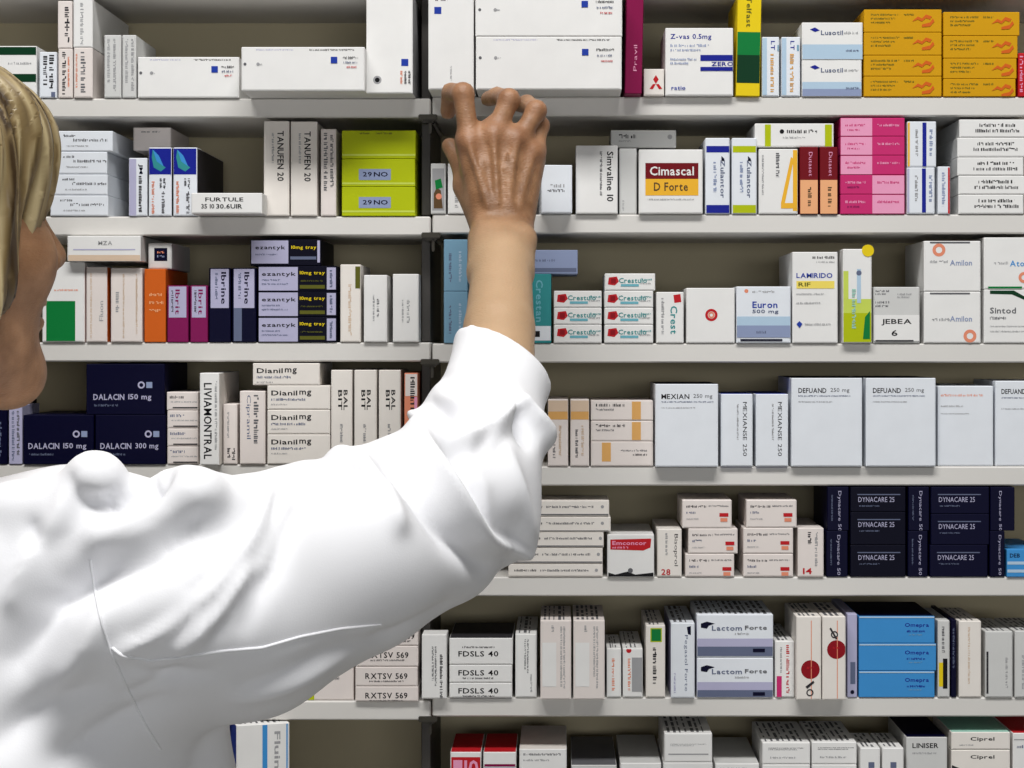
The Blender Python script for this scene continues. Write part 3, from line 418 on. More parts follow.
# ================================================================== LOWEST SHELF
def row7():
    r = 7
    carton(r, 236, 290, 724, 'white carton with bright blue stripe standing alone below the arm', [R(26, 1, 5, 96, 'sky'), T(38, 8, 6, 60, 'Fluimol', 'lightgrey', 1), R(50, 1, 1.4, 96, 'sky')], 'white', ov=12, dep=80, side='blue', yaw=18)
    for i, (x0, x1) in enumerate(((450, 481.5), (483, 516.5))):
        carton(r, x0, x1, 752, f'{"left" if i == 0 else "right"} one of two red topped cartons on lowest shelf', ([R(1, 5, 29, 40, 'red'), T(3, 8, 9, 16, '1', 'pink'), T(14, 8, 14, 16, '10', 'pink')] if i == 0 else [R(1, 12, 31, 2.5, 'plum'), R(1, 15, 31, 6, 'lavender')]) + [], 'white', top='red', dep=85, group='red topped cartons')
    carton(r, 519, 567, 749, 'white carton with grey heading right of the red topped cartons', [S(4, 4, 38, 2.4, 'grey'), S(4, 10, 26, 2, 'lightgrey')], 'white', dep=110, top='warmwhite', ov=2)
    carton(r, 571, 617, 765, 'grey topped carton with dark print on its top face', [S(6, 6, 30, 3, 'darkgrey')], 'greywhite', dep=130, top='grey')
    carton(r, 620, 661.5, 763, 'low white carton left of the taller white pile', [S(6, 5, 26, 2, 'lightgrey')], 'white', dep=130, top='greywhite')
    stack(r, [(663, 713, 762.5), (664, 712.5, 733.5)], 'white carton with faint print', 'on lowest shelf', lambda i: [S(6, 10, 36, 2.6, 'lightgrey', 2), R(4, 20, 40, 1.2, 'lightgrey', 'fine_print')], 'white cartons with faint print', 'white', dep=110, ov=3)
    carton(r, 715, 759.5, 763.5, 'low white carton between the white pile and the paired pile', [S(5, 4, 26, 2, 'lightgrey')], 'white', dep=120, top='greywhite')
    def pr(i): return [S(6, 5, 36, 2.6, 'grey', 2), S(8, 14, 26, 2, 'lightgrey')]
    stack(r, [(762, 810.5, 764.5), (762, 810.5, 742.5)], 'white carton', 'in left half of paired pile', pr, 'white cartons in the paired pile', 'white', dep=100)
    stack(r, [(811.5, 857, 764.5), (811.5, 857, 742)], 'white carton', 'in right half of paired pile', pr, 'white cartons in the paired pile', 'white', dep=100)
    for i, (x0, x1) in enumerate(((860, 880.5), (882, 904))):
        carton(r, x0, x1, 748, f'{"left" if i == 0 else "right"} one of two narrow white cartons right of paired pile', [R(8, 14, 6, 6, 'slate', 'logo'), S(4, 24, 3, 30, 'lightgrey')], 'white', dep=70, ov=8, group='narrow white cartons')
    carton(r, 906, 947.5, 737, 'grey carton with navy top and bold black name on lowest shelf', [T(6, 6, 26, 5, 'LINISER', 'black'), S(6, 15, 24, 2, 'lightgrey')], 'greywhite', dep=100, top='navy')
    stack(r, [(951, 1010.5, 750), (951, 1010.5, 732)], 'white carton with green top and black name', 'at right end', lambda i: [T(19, 5, 24, 4.6, 'Ciprel', 'black'), P('darkgrey', (0.5, 15), (8, 18), (8, 40), (0.5, 40)) if i == 0 else S(8, 12, 14, 1.6, 'lightgrey')], 'green topped white cartons', 'warmwhite', dep=90, top='mint')
    carton(r, 1012.5, 1045, 733, 'white carton with red top cut off at the right end', [S(4, 12, 12, 3, 'slate'), R(1, 6, 30, 1, 'lightgrey', 'fine_print')], 'white', dep=90, top='red')
for f_ in (row1, row2, row3, row4, row5, row6, row7): f_()

# ------------------------------------------------------------------ shelving unit
M_SHELF = plain('white_lacquered_shelf_board', (214, 211, 206), 0.45, 0, 9, 0.05)
M_BACK = plain('grey_beige_back_board', (172, 161, 132), 0.7, 0, 6, 0.1)
M_UP = plain('dark_grey_steel_upright', (60, 56, 52), 0.5, 0.2, 14, 0.15)
M_CLIP = plain('dark_steel_clip', (58, 54, 46), 0.45, 0.5)
unit = bpy.data.objects.new('shelving_unit', None); COL.objects.link(unit); unit.location = (0.0, 0.1, 0.0)
tag(unit, 'white open pharmacy shelving of two bays packed with cartons', 'shelving')
def upart(name, x0, x1, y0, y1, z0, z1, m, bev=0.001):
    me = bevel_box(x0, x1, y0, y1, z0, z1, bev, [m], None, name)
    o = link(name, me, unit); o.location = (0, -0.1, 0); return o
s0 = D / F
XL, XM, XR = (-330 - CX) * s0, (BAY - CX) * s0, (1180 - CX) * s0
DEPTH, TH = 0.178, 0.0172
for r_ in list(range(0, 9)):
    for b_ in (0, 1):
        py = SHELF[r_][b_] if r_ in SHELF else (-27 if r_ == 0 else 941)
        z = ZC + (CY - py) * s0
        a, b = (XL, XM - 0.0008) if b_ == 0 else (XM + 0.0008, XR)
        upart('shelf_board', a, b, 0.0, DEPTH, z - TH, z, M_SHELF, 0.0012)
for z in (0.62, 0.24):
    upart('shelf_board', XL, XR, 0.0, DEPTH, z - TH, z, M_SHELF, 0.0012)
upart('back_panel', XL, XR, DEPTH + 0.0005, DEPTH + 0.012, 0.0, 2.02, M_BACK)
upart('side_panel', XL - 0.02, XL - 0.0005, 0.0, DEPTH + 0.012, 0.0, 2.02, M_SHELF)
upart('side_panel', XR + 0.0005, XR + 0.02, 0.0, DEPTH + 0.012, 0.0, 2.02, M_SHELF)
upart('top_panel', XL - 0.02, XR + 0.02, 0.0, DEPTH + 0.012, 2.0205, 2.04, M_SHELF)
lev = [(-27, -27)] + [SHELF[i] for i in range(1, 8)] + [(941, 941)]
for i in range(len(lev) - 1):                                       # divider panel between the bays, one length per shelf gap
    zt = ZC + (CY - max(lev[i])) * s0 - TH - 0.0006; zb = ZC + (CY - min(lev[i + 1])) * s0 + 0.0006
    upart('divider_panel', (419.5 - CX) * s0, (429.0 - CX) * s0, 0.024, DEPTH - 0.001, zb, zt, M_UP, 0.0008)
def clip(px, py):
    """small dark bracket screwed under the front edge of a board at the divider"""
    x, z = (px - CX) * s0, ZC + (CY - py) * s0
    bm = bmesh.new()
    for (dx, dy, dz, sx, sy, sz) in ((0, -0.0012, -0.0008, 0.017, 0.0024, 0.0052), (0, 0.0065, -0.0042, 0.011, 0.012, 0.0026), (0.0018, 0.002, -0.0095, 0.0026, 0.003, 0.012)):
        g = bmesh.ops.create_cube(bm, size=1.0)
        for v in g['verts']: v.co = Vector((x + dx + v.co.x * sx, dy + v.co.y * sy, z + dz + v.co.z * sz))
    bmesh.ops.bevel(bm, geom=bm.edges[:], offset=0.0007, segments=2, affect='EDGES')
    me = bpy.data.meshes.new('shelf_clip'); bm.to_mesh(me); bm.free(); me.materials.append(M_CLIP)
    o = link('shelf_clip', me, unit); o.location = (0, -0.1, 0)
for px, py in ((428, 116.5), (431, 234.5), (430, 361), (428, 718)): clip(px, py)

# ------------------------------------------------------------------ room
def struct(name, me):
    o = link(name, me); o['kind'] = 'structure'; return o
def floor_mat():
    m = plain('grey_vinyl_floor', (150, 148, 142), 0.35, 0, 30, 0.1); return m
struct('floor', bevel_box(-2.6, 2.6, -4.4, 0.32, -0.06, 0.0, 0, [floor_mat()], None, 'floor'))
struct('wall_back', bevel_box(-2.6, 2.6, 0.20, 0.32, 0.0, 3.1, 0, [plain('off_white_painted_wall', (205, 202, 195), 0.8, 0, 12, 0.04, 0.15, 120)], None, 'wall_back'))
struct('baseboard_back', bevel_box(-2.6, 2.6, 0.192, 0.1995, 0.0, 0.08, 0.002, [M_SHELF], None, 'baseboard_back'))
#PERSON#
# ------------------------------------------------------------------ the person: smooth-blended volumes turned into one surface
def cone(a, b, ra, rb, k=0.012, sc=None): return ('c', np.array(a, float), np.array(b, float), ra, rb, k, sc)
def ball(c, r, k=0.012, sc=None): return cone(c, c, r, r, k, sc)
def ell(c, ax, rad, k=0.012): return ('e', np.array(c, float), np.array(ax, float), np.array(rad, float), 0, k, None)
def prim_d(p, X):
    if p[0] == 'c':
        _, a, b, ra, rb, k, sc = p
        q, a2, b2 = X, a, b
        m = 1.0
        if sc is not None:
            S = np.array(sc, float); q = X / S; a2 = a / S; b2 = b / S; m = float(S.min())
        ba = b2 - a2; n2 = float(ba @ ba)
        pa = q - a2
        if n2 < 1e-12: return (np.sqrt((pa * pa).sum(-1)) - ra) * m
        h = np.clip((pa @ ba) / n2, 0, 1)
        e = pa - h[..., None] * ba
        return (np.sqrt((e * e).sum(-1)) - (ra + (rb - ra) * h)) * m
    _, c, ax, rad, _, k, _ = p
    q = ((X - c) @ ax.T) / rad
    l = np.sqrt((q * q).sum(-1)); g = np.sqrt(((q / rad) ** 2).sum(-1)) + 1e-9
    return l * (l - 1.0) / g
def prim_box(p):
    if p[0] == 'c':
        _, a, b, ra, rb, k, sc = p; r = max(ra, rb) * (max(sc) if sc is not None else 1)
        return np.minimum(a, b) - r, np.maximum(a, b) + r
    r = p[3].max(); return p[1] - r, p[1] + r
def smin(a, b, k):
    h = np.maximum(k - np.abs(a - b), 0) / k
    return np.minimum(a, b) - h * h * k * 0.25
def smax(a, b, k): return -smin(-a, -b, k)
def field(prims, cuts, X):
    d = np.full(X.shape[:-1], 1.0)
    for p in prims: d = smin(d, prim_d(p, X), p[5])
    for p in cuts: d = smax(d, -prim_d(p, X) if p[0] != 'h' else (X @ p[1] - p[2]), p[5] if p[0] != 'h' else p[3])
    return d
def surface(prims, cuts, lo, hi, vox):
    """sample the blended volume block by block and net its surface with quads"""
    lo, hi = np.array(lo, float), np.array(hi, float)
    B = 24; n = (np.ceil((hi - lo) / vox / B).astype(int)) * B
    G = np.ones(n, np.float32)
    boxes = [prim_box(p) for p in prims]
    half = vox * B / 2; diag = half * 1.7321
    ii = np.arange(B); off = np.stack(np.meshgrid(ii, ii, ii, indexing='ij'), -1) * vox
    for bx in range(0, n[0], B):
        for by in range(0, n[1], B):
            for bz in range(0, n[2], B):
                o = lo + np.array([bx, by, bz]) * vox; c = o + half
                near = [p for p, (l, h) in zip(prims, boxes) if np.all(c + half + 0.03 > l) and np.all(c - half - 0.03 < h)]
                if not near: continue
                dc = field(near, [], c[None])[0]
                if dc > diag * 1.3 + 0.03: continue
                G[bx:bx + B, by:by + B, bz:bz + B] = field(near, cuts, off + o)
    s = G < 0
    # cells with a sign change
    cs = np.zeros(np.array(n) - 1, np.int8)
    for dx in (0, 1):
        for dy in (0, 1):
            for dz in (0, 1): cs += s[dx:n[0] - 1 + dx, dy:n[1] - 1 + dy, dz:n[2] - 1 + dz]
    cell = (cs > 0) & (cs < 8); idx = np.argwhere(cell)
    num = np.full(cell.shape, -1, np.int32); num[cell] = np.arange(len(idx))
    acc = np.zeros((len(idx), 3)); cnt = np.zeros(len(idx))
    cor = [(0, 0, 0), (1, 0, 0), (0, 1, 0), (1, 1, 0), (0, 0, 1), (1, 0, 1), (0, 1, 1), (1, 1, 1)]
    g = [G[idx[:, 0] + c[0], idx[:, 1] + c[1], idx[:, 2] + c[2]] for c in cor]
    for a in range(8):
        for b in range(a + 1, 8):
            if sum(abs(cor[a][i] - cor[b][i]) for i in range(3)) != 1: continue
            m = (g[a] < 0) != (g[b] < 0)
            t = np.where(m, g[a] / np.where(g[a] == g[b], 1, g[a] - g[b]), 0)
            pt = np.array(cor[a]) + t[:, None] * (np.array(cor[b]) - np.array(cor[a]))
            acc += pt * m[:, None]; cnt += m
    V = lo + (idx + acc / cnt[:, None]) * vox
    Q = []
    for ax in range(3):
        u, v = (ax + 1) % 3, (ax + 2) % 3
        sl0 = [slice(1, -1)] * 3; sl1 = [slice(1, -1)] * 3; sl0[ax] = slice(0, -1); sl1[ax] = slice(1, None)
        a, b = s[tuple(sl0)], s[tuple(sl1)]
        for flip in (False, True):
            e = np.argwhere(a & ~b if not flip else ~a & b)
            base = e.copy(); base[:, u] += 1; base[:, v] += 1
            def cellat(du, dv):
                q = base.copy(); q[:, u] += du; q[:, v] += dv
                return num[q[:, 0], q[:, 1], q[:, 2]]
            quad = np.stack([cellat(-1, -1), cellat(0, -1), cellat(0, 0), cellat(-1, 0)], 1)
            Q.append(quad[:, ::-1] if flip else quad)
    Q = np.concatenate(Q); Q = Q[(Q >= 0).all(1)]
    return V, Q
def normals(prims, cuts, V, e=0.0015):
    g = np.stack([field(prims, cuts, V + np.eye(3)[i] * e) - field(prims, cuts, V - np.eye(3)[i] * e) for i in range(3)], -1)
    return g / (np.linalg.norm(g, axis=1, keepdims=True) + 1e-9)
def relax(V, Q, it, lam=0.5):
    for _ in range(it):
        A = np.zeros_like(V); c = np.zeros(len(V))
        for i in range(4):
            for j in (1, 3): np.add.at(A, Q[:, i], V[Q[:, (i + j) % 4]]); np.add.at(c, Q[:, i], 1)
        V = V + lam * (A / np.maximum(c, 1)[:, None] - V)
    return V
def qmesh(name, V, Q, m, smooth=True):
    me = bpy.data.meshes.new(name)
    me.vertices.add(len(V)); me.vertices.foreach_set('co', V.astype(np.float32).ravel())
    me.loops.add(len(Q) * 4); me.loops.foreach_set('vertex_index', Q.astype(np.int32).ravel())
    me.polygons.add(len(Q)); me.polygons.foreach_set('loop_start', np.arange(0, len(Q) * 4, 4, dtype=np.int32))
    me.update(calc_edges=True); me.validate()
    me.polygons.foreach_set('use_smooth', [smooth] * len(me.polygons)); me.materials.append(m); me.update()
    return me
def w3(px, py, d): return np.array(W(px, py, d))

# ---- joints
RS = w3(118, 556, 1.27); EL = w3(492, 494, 1.43); WR = w3(503, 242, 1.645)
NB = np.array((-0.455, -0.555, 1.375)); LS = np.array((-0.625, -0.56, 1.335))
HC = w3(-99, 219, 1.28)                                             # middle of the head
az, el = math.radians(44), math.radians(5)
hF = np.array((math.cos(az) * math.cos(el), math.sin(az) * math.cos(el), math.sin(el)))
hL = np.array((-math.sin(az), math.cos(az), 0.0)); hU = np.cross(hF, hL)
AX = np.stack([hF, hL, hU])
def H(f, l, u): return HC + hF * f + hL * l + hU * u
# ---- skin of head, neck, trunk, right arm and hand
body = []
body += [ell(H(-0.008, 0, 0.014), AX, (0.093, 0.074, 0.086), 0.02), ell(H(0.030, 0, -0.040), AX, (0.060, 0.056, 0.080), 0.03),
         cone(H(-0.012, 0.045, -0.065), H(0.060, 0.018, -0.106), 0.020, 0.016, 0.03), cone(H(-0.012, -0.045, -0.065), H(0.060, -0.018, -0.106), 0.020, 0.016, 0.03),
         ball(H(0.071, 0, -0.108), 0.017, 0.02), cone(H(0.078, 0.022, 0.014), H(0.078, -0.022, 0.014), 0.014, 0.014, 0.02),
         cone(H(0.089, 0, 0.004), H(0.106, 0, -0.030), 0.0065, 0.0095, 0.012), ball(H(0.098, 0.011, -0.034), 0.007, 0.008), ball(H(0.098, -0.011, -0.034), 0.007, 0.008),
         cone(H(0.0835, 0.016, -0.060), H(0.0835, -0.016, -0.060), 0.0062, 0.0062, 0.004), cone(H(0.0815, 0.013, -0.0725), H(0.0815, -0.013, -0.0725), 0.0070, 0.0070, 0.004),
         ball(H(0.060, 0.036, -0.032), 0.022, 0.025), ball(H(0.060, -0.036, -0.032), 0.022, 0.025)]
for sg in (1, -1):
    body += [ell(H(-0.006, sg * 0.074, -0.014), np.stack([hF, hL, hU]), (0.017, 0.007, 0.031), 0.006)]
body += [cone(H(-0.025, 0, -0.07), NB + (0, 0, -0.03), 0.053, 0.050, 0.03), cone(NB + (0, 0, -0.03), RS + (-0.03, 0, -0.02), 0.036, 0.036, 0.03), cone(NB + (0, 0, -0.03), LS + (0, 0, -0.01), 0.036, 0.036, 0.03),
         cone((-0.445, -0.52, 1.26), (-0.445, -0.50, 1.02), 0.125, 0.120, 0.04, (1, 0.66, 1)), cone(RS + (-0.02, 0, -0.01), EL, 0.042, 0.031, 0.01),
         cone(EL, EL + (WR - EL) * 0.3, 0.029, 0.0300, 0.004), cone(EL + (WR - EL) * 0.3, EL + (WR - EL) * 0.62, 0.0300, 0.0275, 0.004), cone(EL + (WR - EL) * 0.62, EL + (WR - EL) * 0.93, 0.0275, 0.0235, 0.004, None),
         cone(LS, LS + (-0.04, 0.0, -0.28), 0.045, 0.036, 0.03), cone(LS + (-0.04, 0.0, -0.28), LS + (-0.01, 0.16, -0.40), 0.036, 0.027, 0.02)]
# hand: joints read as photo points with a depth
def hp(px, py, d): return w3(px, py, d)
wl, wr_ = hp(490, 240, 1.645), hp(514, 240, 1.648)
body += [cone(wl, wr_, 0.0168, 0.0165, 0.014), cone(hp(492, 272, 1.625), wl, 0.021, 0.0168, 0.006), cone(hp(509, 272, 1.627), wr_, 0.021, 0.0165, 0.006)]
MCP = {'index': hp(469, 140, 1.665), 'middle': hp(494, 133, 1.667), 'ring': hp(516, 138, 1.671), 'little': hp(533, 151, 1.679)}
CMC = {'index': hp(488, 224, 1.652), 'middle': hp(498, 222, 1.652), 'ring': hp(509, 223, 1.655), 'little': hp(519, 226, 1.659)}
for k_, r0, r1 in (('index', .0120, .0118), ('middle', .0120, .0118), ('ring', .0120, .0112), ('little', .0112, .0105)):
    body.append(cone(CMC[k_] + (0, 0.006, 0), MCP[k_] + (0, 0.0065, 0), r0, r1, 0.012))
    body.append(cone(CMC[k_] + (0, 0.018, 0.01), MCP[k_] + (0, 0.018, -0.006), r0, r1, 0.008))                    # palm side
    body.append(ball(MCP[k_] + (0, -0.0020, -0.001), 0.0082, 0.007))                                             # knuckle
    body.append(cone(CMC[k_] + (0, -0.0068, 0.014), MCP[k_] + (0, -0.0082, -0.003), 0.0020, 0.0028, 0.0035))      # tendon
FING = {'index': [hp(468, 131, 1.668), hp(463, 94, 1.672), hp(451, 92, 1.694), hp(448, 112, 1.708)],
        'middle': [hp(499, 124, 1.672), hp(509, 100, 1.678), hp(497, 96, 1.704), hp(488, 99, 1.722)],
        'ring': [hp(524, 132, 1.676), hp(536, 111, 1.684), hp(527, 103, 1.708), hp(519, 105, 1.724)],
        'little': [hp(536, 147, 1.684), hp(540, 126, 1.698), hp(534, 117, 1.717), hp(527, 119, 1.730)]}
FR = {'index': (.0092, .0092, .0082, .0072), 'middle': (.0090, .0091, .0080, .0070), 'ring': (.0086, .0088, .0076, .0068), 'little': (.0080, .0078, .0070, .0062)}
for k_ in FING:
    q, r = FING[k_], FR[k_]
    body.append(cone(MCP[k_] + (0, 0.005, 0), q[0] + (0, 0.003, 0), 0.0102, r[0], 0.005))
    for i in range(3): body.append(cone(q[i], q[i + 1], r[i] * (0.95 if i == 0 else 0.97), r[i + 1] * 0.95, 0.002))
    body.append(ball(q[1] + (0, -0.0010, 0.0004), r[1] * 0.98, 0.004))
# thumb leaves the index side of the palm near its base, its tip showing under the index knuckle
body += [cone(hp(486, 222, 1.668), hp(468, 186, 1.688), 0.0140, 0.0125, 0.010), cone(hp(468, 186, 1.688), hp(462, 162, 1.704), 0.0115, 0.0098, 0.005), cone(hp(462, 162, 1.704), hp(450, 146, 1.712), 0.0094, 0.0074, 0.004)]
# web of skin between the fingers, wrist bone, veins on the back of the hand
body += [cone(MCP['index'] + (0.005, 0.008, 0.004), MCP['middle'] + (-0.003, 0.006, 0.008), 0.0058, 0.0058, 0.005), ball(hp(526, 238, 1.640), 0.0075, 0.008)]
def vein(pts, r=0.0012):
    for a, b in zip(pts, pts[1:]): body.append(cone(a, b, r, r, 0.003))
vein([hp(497, 216, 1.6445), hp(489, 196, 1.6475), hp(482, 176, 1.6520), hp(484, 158, 1.6550)]); vein([hp(514, 210, 1.6480), hp(508, 190, 1.6510), hp(505, 170, 1.6535), hp(508, 152, 1.6570)])
# left arm hangs forward, its hand loosely curled below the cuff
le = LS + (-0.01, 0.16, -0.40); ld = np.array((0.05, 0.74, -0.66)); ld /= np.linalg.norm(ld); ls_ = np.array((1.0, 0, 0)); ln = np.cross(ls_, ld)
for i, (off, l1, l2) in enumerate(((0.026, .040, .034), (0.009, .044, .038), (-0.008, .041, .035), (-0.024, .033, .028))):
    k0 = le + ld * 0.10 + ls_ * off; k1 = k0 + ld * l1 + ln * -0.012; k2 = k1 + ld * l2 * 0.55 - ln * l2 * 0.8
    body += [cone(le + ld * 0.03 + ls_ * off * 0.55, k0, 0.0135, 0.0105, 0.012), cone(k0, k1, 0.0088, 0.0080, 0.003), cone(k1, k2, 0.0078, 0.0064, 0.003)]
body += [cone(le, le + ld * 0.03, 0.026, 0.022, 0.01), cone(le + ld * 0.035 + ls_ * 0.02, le + ld * 0.068 + ls_ * 0.048 - ln * 0.012, 0.0130, 0.0100, 0.01), cone(le + ld * 0.068 + ls_ * 0.048 - ln * 0.012, le + ld * 0.105 + ls_ * 0.050 - ln * 0.022, 0.0094, 0.0074, 0.004)]
def face_f(l, u):                                                   # how far forward the skin lies at this spot of the face
    f = np.linspace(0.06, 0.12, 121); d = field(body, [], HC + f[:, None] * hF + l * hL + u * hU)
    return float(f[d < 0][-1])
MU = [H(face_f(l, u) + 0.0012, l, u) for l, u in ((-0.021, -0.0668), (-0.010, -0.0662), (0.0, -0.0660), (0.010, -0.0662), (0.021, -0.0668))]
eyecut = [cone(a, b, 0.0034, 0.0034, 0.002) for a, b in zip(MU, MU[1:])] + [ball(H(0.080, 0.031, -0.004), 0.0118, 0.008), ball(H(0.080, -0.031, -0.004), 0.0118, 0.008)]
bV, bQ = surface(body, eyecut, (-0.80, -0.76, 0.78), (0.06, -0.03, 1.72), 0.0026)
bV = relax(bV, bQ, 1, 0.4)
def skin_mat():
    m = bpy.data.materials.new('skin_lit_forearm'); m.use_nodes = True; n, l = nm(m); b = n['Principled BSDF']  # shaded base tone, with overhead light painted into the forearm's paler colour
    tc = n.new('ShaderNodeTexCoord'); nz = n.new('ShaderNodeTexNoise'); nz.inputs['Scale'].default_value = 55; nz.inputs['Detail'].default_value = 5
    cr = n.new('ShaderNodeValToRGB'); e = cr.color_ramp.elements
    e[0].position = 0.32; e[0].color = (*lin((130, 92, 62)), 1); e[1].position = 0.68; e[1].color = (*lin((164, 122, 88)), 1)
    l.new(tc.outputs['Object'], nz.inputs['Vector']); l.new(nz.outputs['Fac'], cr.inputs[0]); 
    prev = cr.outputs[0]
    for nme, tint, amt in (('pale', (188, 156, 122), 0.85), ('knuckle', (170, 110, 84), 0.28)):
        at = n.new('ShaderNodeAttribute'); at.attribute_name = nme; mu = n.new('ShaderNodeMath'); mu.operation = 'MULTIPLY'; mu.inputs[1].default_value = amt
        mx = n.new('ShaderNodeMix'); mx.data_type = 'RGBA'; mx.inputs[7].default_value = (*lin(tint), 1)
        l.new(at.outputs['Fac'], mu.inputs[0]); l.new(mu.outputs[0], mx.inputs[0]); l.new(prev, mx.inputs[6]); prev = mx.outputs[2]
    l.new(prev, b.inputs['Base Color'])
    b.inputs['Roughness'].default_value = 0.5; b.inputs['Subsurface Weight'].default_value = 0.08; b.inputs['Subsurface Radius'].default_value = (1, .35, .2); b.inputs['Subsurface Scale'].default_value = 0.004
    vo = n.new('ShaderNodeTexVoronoi'); vo.inputs['Scale'].default_value = 420; n2 = n.new('ShaderNodeTexNoise'); n2.inputs['Scale'].default_value = 180; n2.inputs['Detail'].default_value = 4
    mp = n.new('ShaderNodeMapping'); mp.inputs['Scale'].default_value = (1, 1, 2.2)
    ad = n.new('ShaderNodeMath'); ad.operation = 'ADD'; bp = n.new('ShaderNodeBump'); bp.inputs['Strength'].default_value = 0.3; bp.inputs['Distance'].default_value = 0.0007
    l.new(tc.outputs['Object'], mp.inputs['Vector']); l.new(mp.outputs[0], vo.inputs['Vector']); l.new(mp.outputs[0], n2.inputs['Vector'])
    l.new(vo.outputs['Distance'], ad.inputs[0]); l.new(n2.outputs['Fac'], ad.inputs[1]); l.new(ad.outputs[0], bp.inputs['Height']); l.new(bp.outputs[0], b.inputs['Normal'])
    return m
M_SKIN = skin_mat()
PERSON = bpy.data.objects.new('person', None); COL.objects.link(PERSON); PERSON.location = (-0.45, -0.55, 0.0)
tag(PERSON, 'person in white lab coat seen from behind, blonde bob, right arm raised to a carton', 'person')
def wear(name, me, par=None):
    par = par or PERSON
    o = link(name, me, par)
    o.location = (0.45, 0.55, 0) if par is PERSON else (0, 0, 0); return o
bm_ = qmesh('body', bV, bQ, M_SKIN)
if len(bm_.vertices) == len(bV):                                    # light on the forearm is painted as paler skin, hand and face left darker
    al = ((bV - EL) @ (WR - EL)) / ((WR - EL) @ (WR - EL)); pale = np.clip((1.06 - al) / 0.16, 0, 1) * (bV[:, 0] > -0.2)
    kn = np.zeros(len(bV))
    for k_ in MCP: kn = np.maximum(kn, np.exp(-(np.linalg.norm(bV - MCP[k_], axis=1) / 0.013) ** 2)); kn = np.maximum(kn, np.exp(-(np.linalg.norm(bV - FING[k_][1], axis=1) / 0.011) ** 2))
    kn = np.maximum(kn, 1.6 * np.exp(-((((bV - H(0.092, 0, -0.0662)) @ AX.T) / (0.016, 0.019, 0.0095)) ** 2).sum(1) ** 2))
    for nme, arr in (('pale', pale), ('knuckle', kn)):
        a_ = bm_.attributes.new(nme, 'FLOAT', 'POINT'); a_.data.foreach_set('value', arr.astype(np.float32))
BODY = wear('body', bm_)
# eyes
def uv_ball(name, c, r, ms, fwd):
    bm = bmesh.new(); bmesh.ops.create_uvsphere(bm, u_segments=20, v_segments=12, radius=r)
    q = Vector(fwd).to_track_quat('Z', 'Y').to_matrix().to_4x4(); bmesh.ops.transform(bm, matrix=Matrix.Translation(Vector(c)) @ q, verts=bm.verts)
    for f in bm.faces:
        dv = (f.calc_center_median() - Vector(c)).normalized().dot(Vector(fwd)); f.material_index = 2 if dv > 0.95 else (1 if dv > 0.83 else 0); f.smooth = True
    me = bpy.data.meshes.new(name); bm.to_mesh(me); bm.free()
    for m in ms: me.materials.append(m)
    return me
EYM = [plain('eye_white', (225, 220, 214), 0.2), plain('eye_iris', (74, 92, 96), 0.2), plain('eye_pupil', (10, 10, 12), 0.15)]
for sg in (1, -1): wear('eye', uv_ball('eye', H(0.071, sg * 0.031, -0.003), 0.0118, EYM, hF), BODY)

# ---- hair: bob shell of overlapping locks
rnd = np.random.RandomState(5)
hair = [ell(H(-0.004, 0, -0.070), AX, (0.078, 0.084, 0.105), 0.02), ell(H(-0.012, 0, 0.016), AX, (0.106, 0.088, 0.096), 0.02), ell(H(-0.030, 0, -0.045), AX, (0.084, 0.086, 0.095), 0.03), ell(H(0.028, 0, 0.050), AX, (0.072, 0.070, 0.050), 0.03)]
def hcut(f, u, lim, k): n_ = hF * f + hU * u; n_ = n_ / np.linalg.norm(n_); return ('h', n_, float(n_ @ HC) + lim, k)
hcuts = [hcut(0.7236, -0.690, 0.060, 0.010), hcut(0.0, -1.0, 0.118, 0.014)]
hV, hQ = surface(hair, hcuts, HC - 0.16, HC + 0.16, 0.003)
hN = normals(hair, hcuts, hV)
L = (hV - HC) @ AX.T
ang = np.arctan2(L[:, 1], L[:, 0] + 0.02 - 0.15 * L[:, 2]); tt = L[:, 2]
st = np.zeros(len(hV))
for fr, am in ((9, .0026), (17, .0022), (31, .0016), (53, .0010), (83, .0006)):
    st += am * np.sin(fr * ang + rnd.rand() * 6 + 3.0 * np.sin(14 * tt + rnd.rand() * 6))
rho = np.sqrt(L[:, 0] ** 2 + L[:, 1] ** 2); hV = hV + hN * (st * np.clip((rho - 0.025) / 0.06, 0, 1))[:, None]
def hair_mat():
    m = bpy.data.materials.new('dark_blonde_hair'); m.use_nodes = True; n, l = nm(m); b = n['Principled BSDF']
    at = n.new('ShaderNodeAttribute'); at.attribute_name = 'strand'
    cr = n.new('ShaderNodeValToRGB'); e = cr.color_ramp.elements
    e[0].position = 0.22; e[0].color = (*lin((62, 46, 26)), 1); e[1].position = 0.85; e[1].color = (*lin((186, 168, 128)), 1)
    x = cr.color_ramp.elements.new(0.5); x.color = (*lin((128, 108, 72)), 1)
    l.new(at.outputs['Fac'], cr.inputs[0]); l.new(cr.outputs[0], b.inputs['Base Color'])
    b.inputs['Roughness'].default_value = 0.38; b.inputs['Specular IOR Level'].default_value = 0.45
    bp = n.new('ShaderNodeBump'); bp.inputs['Strength'].default_value = 0.5; bp.inputs['Distance'].default_value = 0.002; l.new(at.outputs['Fac'], bp.inputs['Height']); l.new(bp.outputs[0], b.inputs['Normal'])
    return m
hm = qmesh('hair', hV, hQ, hair_mat())
sv = np.full(len(hV), 0.5)
for fr, am in ((7, .10), (13, .12), (29, .14), (61, .13), (97, .12), (151, .10)):
    sv += am * np.sin(fr * ang + rnd.rand() * 6 + 2.2 * np.sin(11 * tt + rnd.rand() * 6))
if len(hm.vertices) == len(hV):
    a_ = hm.attributes.new('strand', 'FLOAT', 'POINT'); a_.data.foreach_set('value', np.clip(sv, 0, 1).astype(np.float32))
wear('hair', hm)

